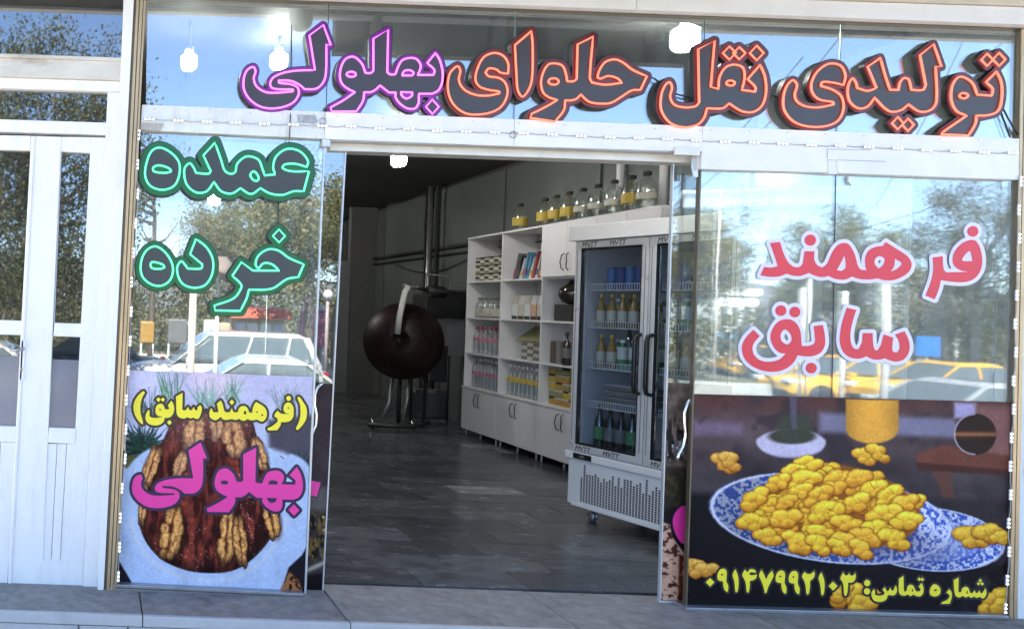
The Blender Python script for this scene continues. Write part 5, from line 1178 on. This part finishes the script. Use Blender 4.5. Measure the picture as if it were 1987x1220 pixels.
part('leg', MB().tube([(dc.x + .1, dc.y + .35, dc.z - .4), (dc.x + .12, dc.y + .4, .02)], .03, 8), M_frame, dr_)
for p_ in ((722, 818), (800, 828)):
    pp = q(*p_, 10.7); part('foot', MB().lathe([(.035, 0), (.035, .03), (.02, .06), (.012, .12)], (pp.x, pp.y, .0), 10), M_steel, dr_)
part('base_frame', MB().tube([(dc.x - .45, dc.y - .1, .05), (dc.x + .1, dc.y - .15, .05), (dc.x + .5, dc.y + .3, .05)], .03, 6), M_frame, dr_)
part('gearbox', MB().box(dc.x + .36, dc.y + .05, .62, dc.x + .62, dc.y + .45, 1.10), M_frame, dr_, bev=.02)
mc = thing('packing_machine', tuple(Vector((4.62, 6.9, 0))), 'dark machine with a thin metal frame beside the drum, half hidden by the shelving', 'machine')
part('hopper', MB().box(4.42, 6.7, 1.45, 4.98, 7.2, 1.78), M_black, mc, bev=.02); part('cabinet', MB().box(4.55, 6.75, .95, 4.98, 7.15, 1.44), M_back, mc, bev=.01)
for (x, y) in ((4.45, 6.72), (4.96, 6.72), (4.45, 7.18), (4.96, 7.18)): part('leg', MB().tube([(x, y, 0), (x, y, .94 if x > 4.5 else 1.44)], .018, 6), M_frame, mc)
fr_ = [q(828, 531, 11.2), q(873, 537, 11.2), q(868, 640, 11.2), q(862, 700, 11.2)]
part('wire_frame', MB().tube(fr_, .012, 6), M_alu, mc); part('wire_frame', MB().tube([q(828, 531, 11.2), q(824, 600, 11.2)], .012, 6), M_alu, mc)
for i in range(4):
    pp = q(800 + i * 19, 790 + (i % 2) * 6, 12.0)
    boxthing('storage_crate', 'crate', 'dim plastic crate on the floor behind the drum stand, %s from the left' % ORD[i], 'crates behind the drum', pp.x - .1, pp.y, 0, pp.x + .06, pp.y + .3, .36 + .04 * (i % 2), M_back, bev=.008)
solo('rear_door', MB().box(3.42, 10.70, 0, 3.86, 10.742, 1.96), M_back, 'pale grey door leaf under the bulkhead left of the drum', 'door', bev=.004)
# ------------------------------------------------------------------ the street behind the camera, mirrored in the glass
def leafmat(name, c, tr=.35):
    m = mat(name, c, .55, var=.35, vscale=1.2); n = m.node_tree; b = n.nodes['Principled BSDF']; out = n.nodes['Material Output']
    t = n.nodes.new('ShaderNodeBsdfTranslucent'); t.inputs[0].default_value = (c[0] * 1.6, c[1] * 1.6, c[2] * .9, 1)
    mx = n.nodes.new('ShaderNodeMixShader'); mx.inputs[0].default_value = tr
    n.links.new(b.outputs[0], mx.inputs[1]); n.links.new(t.outputs[0], mx.inputs[2]); n.links.new(mx.outputs[0], out.inputs[0]); return m
L_ol, L_yel, L_dk, L_br = leafmat('olive_leaves', (.13, .145, .055), .45), leafmat('yellowing_leaves', (.30, .25, .12), .45), leafmat('dark_leaves', (.045, .052, .02)), leafmat('brown_dry_leaves', (.13, .09, .05))
M_bark = mat('bark', (.11, .09, .07), .9, var=.35, vscale=10, bump=.6, bscale=30)
def leaf_mesh(name, centers, n_per, spread, size, mats, wts, seed):
    r = np.random.default_rng(seed); C = []
    for (c, s) in centers: C.append(np.array(c) + r.normal(0, 1, (n_per, 3)) * s * spread)
    C = np.concatenate(C); N = len(C); a = r.normal(0, 1, (N, 3)); a /= np.linalg.norm(a, axis=1)[:, None]; b = np.cross(a, r.normal(0, 1, (N, 3))); b /= np.linalg.norm(b, axis=1)[:, None]
    sz = size * r.uniform(.55, 1.3, (N, 1)); V = np.stack([C - a * sz, C + b * sz * .5, C + a * sz, C - b * sz * .5], 1).reshape(-1, 3)
    me = bpy.data.meshes.new(name); me.vertices.add(N * 4); me.vertices.foreach_set('co', V.ravel().astype(np.float32)); me.loops.add(N * 4); me.loops.foreach_set('vertex_index', np.arange(N * 4, dtype=np.int32))
    me.polygons.add(N); me.polygons.foreach_set('loop_start', np.arange(0, N * 4, 4, dtype=np.int32)); me.polygons.foreach_set('loop_total', np.full(N, 4, dtype=np.int32))
    for m in mats: me.materials.append(m)
    me.update(); me.polygons.foreach_set('material_index', r.choice(len(mats), N, p=wts).astype(np.int32)); return me
def tree_proto(seed, h, rx, rz, zc, mats, wts, n_cl=60, n_per=420, leaf=.05, open_=.25):
    r = random.Random(seed); trunk = MB(); tips = []
    trunk.tube([(0, 0, 0), (r.uniform(-.1, .1), r.uniform(-.1, .1), h * .25), (r.uniform(-.2, .2), r.uniform(-.2, .2), zc - rz * .3), (r.uniform(-.3, .3), r.uniform(-.3, .3), zc + rz * .4)], .14, 8, taper=[1.25, 1, .7, .25])
    cl = []
    for k in range(n_cl):
        while True:
            u = Vector((r.uniform(-1, 1), r.uniform(-1, 1), r.uniform(-1, 1)))
            if .25 < u.length < 1: break
        u = Vector((u.x * rx, u.y * rx, u.z * rz)) * r.uniform(.8, 1.12); c = Vector((0, 0, zc)) + u; cl.append((tuple(c), r.uniform(.6, 1.35)))
        if k % 3 == 0:
            z0 = max(h * .25, min(c.z - .5, zc)); s = Vector((0, 0, z0)); mid = s.lerp(c, .5) + Vector((0, 0, -.12)); trunk.tube([s, mid, c], .05, 5, taper=[1, .6, .2])
    return leaf_mesh('crown', cl, n_per, open_, leaf, mats, wts, seed), trunk.mesh('trunk')
protos = {}
protos['a'] = tree_proto(1, 5.5, 1.9, 1.5, 4.2, [L_ol, L_yel, L_br], [.5, .38, .12])
protos['b'] = tree_proto(2, 6, 2.0, 2.2, 4.1, [L_ol, L_yel, L_dk], [.45, .35, .2], 52)
protos['c'] = tree_proto(3, 8, 2.3, 3.6, 4.6, [L_dk, L_ol, L_br], [.5, .35, .15], 100, 400, .045, .29)
protos['d'] = tree_proto(4, 5, 1.7, 1.2, 4.0, [L_ol, L_br], [.5, .5], 26, 200, .05, .4)
GZ = -.66
def tree(kind, px, py_top, e, height, label, rz=0, zb=GZ, cs=1.0):
    p = MR(px, py_top, e); top = p.z; nat = {'a': 5.8, 'b': 6.5, 'c': 8.4, 'd': 5.3}[kind]
    s = (top - zb) / nat
    t = thing('tree', (p.x, p.y, zb), label, 'tree', 'street trees mirrored in the glass', rz=rz)
    for nm, me, m in (('trunk', protos[kind][1], M_bark), ('crown', protos[kind][0], None)):
        o = link(nm, me, m, t); q = s * cs if nm == 'crown' else s; o.scale = (q, q, q) if nm == 'crown' else (s * cs, s * cs, s)
        if nm == 'crown': o.location.z = nat * (s - q)
    return t
tree('a', 455, 378, 24, 6, 'olive crown mirrored between the two green words', 0, GZ, .88)
tree('b', 610, 285, 21, 6, 'tall olive tree mirrored at the right edge of the left window', 1)
tree('b', 668, 330, 25, 6, 'yellow-green tree mirrored in the left sliding leaf', 2.2)
tree('d', 305, 285, 22, 6, 'sparse leafy branches mirrored behind the upper green word, left side', .6, GZ, .5)
tree('c', 112, 20, 12.5, 8, 'dark leafy tree mirrored in the panes of the white door', .4, -.2)
tree('c', 0, 175, 15, 8, 'second dark tree mirrored at the far left of the white door', 2.1, -.2)
tree('a', 1352, 400, 26, 6, 'brownish tree mirrored across the right sliding leaf', 1.5)
tree('b', 1640, 385, 25, 6, 'autumn tree mirrored above the upper red printed word', 3.1)
tree('b', 1580, 500, 30, 6, 'wide olive tree mirrored behind the red printed words', .9)
tree('c', 1905, 325, 25, 7, 'tall tree mirrored at the right end of the right window', 1.7, GZ)
tree('d', 1835, 540, 30, 6, 'low golden bush tree mirrored at the right of the lower red word', 2.5)
for i, x in enumerate(range(-30, 110, 8)):
    kk = random.choice('abcd'); s = .42 + random.random() * .2
    t = thing('tree', (x + random.uniform(-1.5, 1.5), -58 - random.uniform(0, 12), GZ), 'far park tree on the low horizon line mirrored in the glass', 'tree', 'far park trees', rz=random.uniform(0, 6))
    for nm, me, m in (('trunk', protos[kk][1], M_bark), ('crown', protos[kk][0], None)):
        o = link(nm, me, m, t); o.scale = (s * 1.2, s * 1.2, s)
# hedge along the far kerb
hc = [((x, -26.6 + random.uniform(-.3, .3), GZ + random.uniform(.3, 1.0)), random.uniform(.8, 1.2)) for x in np.arange(-12, 36, .35)]
o = link('hedge', leaf_mesh('hedge', hc, 110, .28, .06, [L_dk, L_ol, L_yel], [.55, .35, .1], 9)); tag(o, 'clipped dark green hedge along the far kerb, mirrored behind the white cars', 'hedge', kind='stuff')
hc = [((x, -32 + random.uniform(-1, 1), GZ + random.uniform(.2, 2.7)), random.uniform(.9, 1.5)) for x in np.arange(11, 52, .3)]
hc += [((x, -34 + random.uniform(-1.2, 1.2), GZ + random.uniform(.2, 3.3)), random.uniform(.9, 1.5)) for x in np.arange(-14, 14, .22)]
o = link('shrubbery', leaf_mesh('shrubbery', hc, 300, .5, .09, [L_dk, L_ol, L_yel], [.4, .4, .2], 19)); tag(o, 'dense dark shrubbery along the park mirrored low in both windows', 'shrubs', kind='stuff')

# cars ------------------------------------------------------------
M_tyre = mat('tyre_rubber', (.02, .02, .02), .7); M_rim = mat('alloy_rim', (.5, .5, .5), .3, metal=.8); M_cgl = mat('car_window', (.10, .12, .12), .06, spec=1.0, coat=.5); M_hl = mat('headlight_lens', (.6, .62, .65), .1, spec=1); M_tl = mat('tail_light', (.4, .01, .01), .15)
def paint(name, c): return mat(name, c, .28, var=.02, coat=.8)
def car(loc, rz, body, label, cat='car', group=None, suv=False, L=4.5, Wd=1.76):
    t = thing('parked_car', loc, label, cat, group, rz=rz); w = Wd / 2
    H = 1.70 if suv else 1.44; zb = .98 if suv else .90
    st = [(-L / 2, .42, .62, .60 * w), (-L / 2 + .12, .30, zb - .14, .86 * w), (-L / 2 + .75, .22, zb - .04, .97 * w), (-L / 2 + 1.35, .2, zb, w), (0, .2, zb, w), (L / 2 - 1.1, .2, zb + .0, w), (L / 2 - .35, .26, zb - (.0 if suv else .03), .94 * w), (L / 2 - .04, .36, zb - .1, .84 * w), (L / 2, .45, .7, .7 * w)]
    m = MB(); rings = []
    for (x, z0, z1, ww) in st:
        zm = (z0 + z1) / 2
        rings.append([(x, -ww * .9, z0), (x, -ww, z0 + .08), (x, -ww, zm + .05), (x, -ww * .955, z1 - .04), (x, -ww * .86, z1 + .01), (x, 0, z1 + .04), (x, ww * .86, z1 + .01), (x, ww * .955, z1 - .04), (x, ww, zm + .05), (x, ww, z0 + .08), (x, ww * .9, z0)])
    i0 = 0; n = 11
    for r_ in rings: m.v += r_
    for k in range(len(rings) - 1):
        for j in range(n): g = (j + 1) % n; m.f.append((k * n + j, k * n + g, (k + 1) * n + g, (k + 1) * n + j)); m.sm.append(True)
    m.f.append(tuple(range(n))); m.f.append(tuple((len(rings) - 1) * n + j for j in reversed(range(n)))); m.sm += [False, False]
    part('body', m, body, t, local=True)
    # greenhouse
    xb0, xb1 = -L / 2 + 1.15, (L / 2 - .25 if suv else L / 2 - .75); xt0, xt1 = -L / 2 + 1.95, (L / 2 - .55 if suv else L / 2 - 1.45); zt = H - .05; wb, wt = w * .90, w * .74
    gh_ = part('glasshouse', MB().prism([(xb0, -wb, zb + .02), (xb1, -wb, zb + .02), (xb1, wb, zb + .02), (xb0, wb, zb + .02)], [(xt0, -wt, zt), (xt1, -wt, zt), (xt1, wt, zt), (xt0, wt, zt)]), M_cgl, t, local=True, bev=.10)
    part('roof', MB().prism([(xt0 - .06, -wt - .02, zt - .03), (xt1 + .06, -wt - .02, zt - .03), (xt1 + .06, wt + .02, zt - .03), (xt0 - .06, wt + .02, zt - .03)], [(xt0 + .12, -wt + .12, H + .02), (xt1 - .12, -wt + .12, H + .02), (xt1 - .12, wt - .12, H + .02), (xt0 + .12, wt - .12, H + .02)]), body, t, local=True, bev=.07)
    for s in (-1, 1):
        for (xa, xb, wd) in ((xb0, xt0, .025), (xb1, xt1, .08 if suv else .05), ((xb0 + xb1) / 2 - .1, (xt0 + xt1) / 2 - .1, .025)) + ((((xb0 + xb1) / 2 + .85, (xt0 + xt1) / 2 + .75, .025),) if suv or True else ()):
            part('pillar', MB().prism([(xa - wd, s * (wb + .012), zb + .01), (xa + wd, s * (wb + .012), zb + .01), (xa + wd, s * (wb - .05), zb + .01), (xa - wd, s * (wb - .05), zb + .01)], [(xb - wd, s * (wt + .014), zt), (xb + wd, s * (wt + .014), zt), (xb + wd, s * (wt - .05), zt), (xb - wd, s * (wt - .05), zt)]), body, t, local=True)
        part('mirror', MB().box(xb0 + .25, s * (w + .02), zb + .02, xb0 + .40, s * (w + .2), zb + .16), body, t, local=True, bev=.03)
        part('headlight', MB().box(-L / 2 - .0, s * w * .5, .66, -L / 2 + .2, s * w * .86, .80), M_hl, t, local=True, bev=.03)
        part('tail_light', MB().box(L / 2 - .14, s * w * .55, .72, L / 2 + .01, s * w * .86, .88), M_tl, t, local=True, bev=.03)
        for x in (-L / 2 + .85, L / 2 - .9):
            wh = part('wheel', MB().lathe([(.2, -.1), (.30, -.1), (.325, -.06), (.325, .06), (.30, .1), (.2, .1)], (x, s * (w - .08), .325), 20, 'y'), M_tyre, t, local=True)
            part('rim', MB().lathe([(.02, s * .06), (.19, s * .09), (.205, s * .105), (.21, s * .09)], (x, s * (w - .08), .325), 16, 'y'), M_rim, wh, local=True)
        part('door_line', MB().box(-.02, s * (w + .001) - .002, .34, -.012, s * (w + .001) + .002, zb - .06), M_fblack, t, local=True)
        part('door_handle', MB().box(.16, s * (w - .01), zb - .2, .34, s * (w + .025), zb - .165), body, t, local=True, bev=.01)
    part('bumper_trim', MB().box(-L / 2 - .02, -w * .7, .34, -L / 2 + .1, w * .7, .46), M_fblack, t, local=True, bev=.02)
    return t
RZ = -.80
W_ = paint('white_car_paint', (.46, .46, .45)); W2 = paint('silver_white_car_paint', (.40, .42, .42)); YT = paint('taxi_yellow_paint', (.68, .38, .03)); SG = paint('silver_grey_paint', (.33, .35, .36)); DK = paint('dark_blue_paint', (.03, .04, .07))
def cpos(px, e): p = MR(px, 640, e); return (p.x, p.y, RZ)
car(cpos(432, 15.0), 0, W_, 'white off-roader mirrored in the left window just above the cake poster', suv=True, L=4.7, Wd=1.85)
car(cpos(498, 10.0), R(4), W2, 'silver-white saloon mirrored in front of the white off-roader', L=4.5)
car(cpos(1846, 18.5), 0, YT, 'yellow taxi mirrored at the right end of the right window', 'taxi', 'yellow taxis mirrored in the right window', L=4.6)
car(cpos(1655, 20.0), R(3), YT, 'yellow taxi mirrored below the lower red printed word', 'taxi', 'yellow taxis mirrored in the right window', L=4.6)
car(cpos(1500, 30), 0, YT, 'small far yellow taxi mirrored behind the lower red word', 'taxi', 'yellow taxis mirrored in the right window', L=4.5)
wb = MR(1425, 744, 13); solo('glare_block', MB().prism([(wb.x - 1.0, wb.y, RZ), (wb.x + .9, wb.y, RZ), (wb.x + .9, wb.y - .4, RZ), (wb.x - 1.0, wb.y - .4, RZ)], [(wb.x - 1.0, wb.y - .12, wb.z), (wb.x + .9, wb.y - .12, wb.z), (wb.x + .9, wb.y - .28, wb.z), (wb.x - 1.0, wb.y - .28, wb.z)]), dull('glare_pale', (.34, .35, .32), .8), 'added pale block for glare, mirrored low at the left end of the right window', 'barrier', bev=.02)  # invented block whose pale colour stands for glare in the glass
car(cpos(1880, 10.2), R(-2), SG, 'silver-grey car mirrored in front of the yellow taxi on the right', L=4.6)
car(cpos(-60, 12.0), R(2), W_, 'white car mirrored low in the lower panes of the white door', L=4.5)
car(cpos(165, 17.5), 0, DK, 'dark car mirrored low beside the left post', L=4.4)

# white lamp posts with globes, kiosk, parasol, signs, fence, wires, pale block -----------------------------------------
M_post = mat('white_painted_post', (.66, .66, .64), .45, var=.06); M_globe = mat('opal_globe', (.75, .75, .74), .2, spec=.7); M_pinkp = mat('pink_grey_post', (.42, .33, .36), .5)
def lamppost(px, pyg, e, label, arms=1, r=.13, m=M_post, zb=GZ):
    p = MR(px, pyg, e); t = thing('street_lamp', (p.x, p.y, zb), label, 'street lamp', 'globe street lamps mirrored in the glass')
    part('post', MB().tube([(p.x, p.y, zb), (p.x, p.y, p.z - r * (1 if arms == 1 else 3))], .05, 8), m, t)
    for k in range(arms):
        dx = 0 if arms == 1 else (-.42, .42, 0, .22)[k]; dz = 0 if (arms == 1 or k == 2) else -.28
        if arms > 1: part('arm', MB().tube([(p.x, p.y, p.z - r * 3), (p.x + dx, p.y, p.z + dz - r)], .025, 6), m, t)
        part('globe', MB().lathe([(.02, -r), (r * .7, -r * .72), (r, 0), (r * .7, r * .72), (.02, r)], (p.x + dx, p.y, p.z + dz), 14), M_globe, t)
lamppost(638, 572, 20, 'globe lamp on a pinkish post mirrored in the left sliding leaf', r=.16, m=M_pinkp)
lamppost(626, 598, 24, 'smaller globe lamp mirrored left of the pinkish post', r=.13)
lamppost(1893, 609, 26, 'globe lamp with several heads mirrored right of the blue sign', 4, .15)
lamppost(1861, 640, 30, 'lower globe lamp mirrored left of the many-headed lamp', 3, .13)
lamppost(1590, 612, 27, 'globe lamp mirrored between the two rows of red printed words', 3, .12)
def polething(px, py, e, r, label, m=M_post, zb=GZ):
    p = MR(px, py, e); solo('pole', MB().tube([(p.x, p.y, zb), (p.x, p.y, p.z)], r, 10), m, label, 'pole', 'plain poles mirrored in the glass')
polething(1722, 545, 9.5, .055, 'thick pale grey pole mirrored through the lower red word', mat('grey_pole', (.42, .44, .43), .5), -.8)
polething(1560, 560, 18, .045, 'thin white pole mirrored left of centre in the right window'); polething(1575, 480, 18, .035, 'second thin white pole mirrored beside the first'); polething(1640, 565, 14, .05, 'short white pole mirrored right of the pane joint', zb=-.8)
polething(1398, 370, 14, .014, 'tall thin white pole mirrored just right of the sliding leaf', zb=-.8); polething(376, 560, 7.2, .05, 'cream pole mirrored left of the kiosk', mat('cream_pole', (.62, .58, .46), .5), -.5)
kp = MR(505, 640, 23); ks = thing('kiosk', (kp.x, kp.y, GZ), 'small kiosk with an orange-red awning roof mirrored above the white off-roader', 'kiosk')
kx, ky = kp.x, kp.y
part('cabin', MB().box(kx - .95, ky - 1.2, GZ, kx + .85, ky, 1.12), mat('kiosk_cream', (.5, .42, .26), .6, var=.2, vscale=3), ks); part('awning', MB().prism([(kx - 1.05, ky + .5, 1.12), (kx + .95, ky + .5, 1.12), (kx + .9, ky - 1.25, 1.2), (kx - 1, ky - 1.25, 1.2)], [(kx - 1.0, ky + .3, 1.44), (kx + .9, ky + .3, 1.44), (kx + .85, ky - 1.2, 1.5), (kx - .95, ky - 1.2, 1.5)]), mat('orange_red_awning', (.34, .06, .03), .5), ks)
for i in range(4): part('window', MB().box(kx - .85 + i * .43, ky + .001, .3, kx - .50 + i * .43, ky + .02, .95), M_hl, ks)
M_gc = dull('goods_pink', (.45, .1, .25))
for i, (px, c, h) in enumerate(((285, 'orange', .7), (345, 'grey', .8), (352, 'white', .7), (408, 'cream', .8), (428, 'peach', .7), (606, 'pink', 1.2), (590, 'white', .9))):
    p = MR(px, 640, 22 + i * .2); w = .22 + .1 * (i % 3)
    t = thing('toy_stand', (p.x, p.y, GZ), '%s playground stand mirrored behind the hedge, %s from the left' % (c, ORD[i]), 'stand', 'colourful stands beyond the far kerb')
    part('panel', MB().box(-w, -.1, .9, w, .1, .9 + h), K[c], t, local=True, bev=.05); part('leg', MB().box(-w, -.06, 0, -w + .06, .06, .9), M_post, t, local=True); part('leg', MB().box(w - .06, -.06, 0, w, .06, .9), M_post, t, local=True)
pp = MR(425, 520, 7.5); pu = thing('parasol', (MR(405, 520, 7.5).x, pp.y, -.8), 'tilted brownish parasol mirrored between the two lower green letters', 'parasol')
Rp = Matrix.Rotation(R(24), 3, 'Y')
pr_ = MB().lathe([(.02, .24), (.30, .12), (.52, -.02), (.50, -.05), (.29, .08), (.02, .2)], (0, 0, 0), 8); pr_.v = [tuple(Rp @ Vector(v) + Vector((pp.x, pp.y, pp.z - .05))) for v in pr_.v]
part('canopy', pr_, dull('taupe_canvas', (.20, .15, .13), .8), pu); part('pole', MB().tube([(MR(425, 520, 7.5).x, pp.y, -.8), (pp.x, pp.y, pp.z)], .025, 8), M_post, pu)
bp_ = MR(1800, 672, 24); t = thing('blue_sign', (bp_.x, bp_.y, GZ), 'plain blue board mirrored at the right of the lower red word', 'sign')
part('board', MB().box(bp_.x - .45, bp_.y, bp_.z - .35, bp_.x + .45, bp_.y + .04, bp_.z + .35), dull('sign_blue', (.02, .16, .5)), t); part('post', MB().tube([(bp_.x, bp_.y - .05, GZ), (bp_.x, bp_.y - .05, bp_.z)], .03, 6), M_post, t)
M_pale = mat('pale_render', (.70, .72, .70), .7, var=.05)
b0, b1 = MR(1392, 500, 40), MR(1472, 650, 40)
t = thing('pale_building', ((b0.x + b1.x) / 2, -40, GZ), 'low very pale building with a blue band mirrored left in the right window', 'building')
part('wall', MB().box(b0.x, -46, GZ, b1.x, -40, 3.0), M_pale, t); part('roof_band', MB().box(b0.x - .1, -46.1, 3.0, b1.x + .1, -39.9, 3.4), M_pale, t); part('blue_band', MB().box(b0.x + .1, -39.99, .1, b1.x - .1, -39.93, 1.0), dull('band_blue', (.22, .42, .70)), t)
for i in range(4): part('window', MB().box(b0.x + .25 + i * .62, -39.99, 1.4, b0.x + .6 + i * .62, -39.94, 2.4), M_cgl, t)
b2 = MR(1505, 650, 38); solo('dark_cabin', MB().box(b2.x - .6, -40, GZ, b2.x + .5, -38, 1.25), K['grey'], 'dark grey cabin mirrored right of the pale building', 'cabin', bev=.02)
gs = MR(1380, 640, 16); solo('green_barrier', MB().box(gs.x - .7, gs.y, -.78, gs.x + 1.0, gs.y + .3, -.25), dull('barrier_green', (.16, .42, .24)), 'pale green barrier mirrored under the fridge racks in the right leaf', 'barrier', bev=.03)
fe = thing('railing', (30, -25.4, GZ), 'white picket railing mirrored behind the yellow taxis', 'railing')
part('rail', MB().box(25, -25.42, .2, 36, -25.38, .26), M_post, fe); part('rail', MB().box(25, -25.42, -.35, 36, -25.38, -.3), M_post, fe)
for i in range(40): part('picket', MB().box(25.1 + i * .27, -25.45, GZ, 25.13 + i * .27, -25.425, .42), M_post, fe)
fe = thing('iron_fence', (3, -25.2, GZ), 'thin dark iron fence on a white kerb mirrored behind the white cars', 'railing')
part('kerb_wall', MB().box(-8, -25.35, GZ, 12.4, -25.15, -.30), M_post, fe); part('rail', MB().box(-8, -25.27, .45, 12.4, -25.23, .49), M_frame, fe)
for i in range(58): part('bar', MB().box(-7.9 + i * .35, -25.27, -.3, -7.87 + i * .35, -25.235, .45), M_frame, fe)
def wire(a, b, e, sag, lab, r=.009):
    p, q_ = MR(*a, e), MR(*b, e); pts = [p.lerp(q_, i / 10) - Vector((0, 0, sag * math.sin(math.pi * i / 10))) for i in range(11)]
    solo('overhead_wire', MB().tube(pts, r, 5), M_cable, lab, 'wire', 'overhead wires mirrored in the glass')
wire((1290, 420), (1640, 60), 9, .25, 'overhead wire slanting up through the middle of the red words, steepest of the three'); wire((1250, 420), (1560, 110), 10, .2, 'overhead wire slanting just left of the steepest one'); wire((1540, 330), (2020, 20), 9, .3, 'overhead wire crossing behind the far right red word')
wire((1330, 480), (1990, 330), 14, .5, 'overhead wire crossing the top of the right window', .009); wire((1700, 400), (1880, 60), 9, .1, 'thin steep overhead wire behind the long red word', .008)
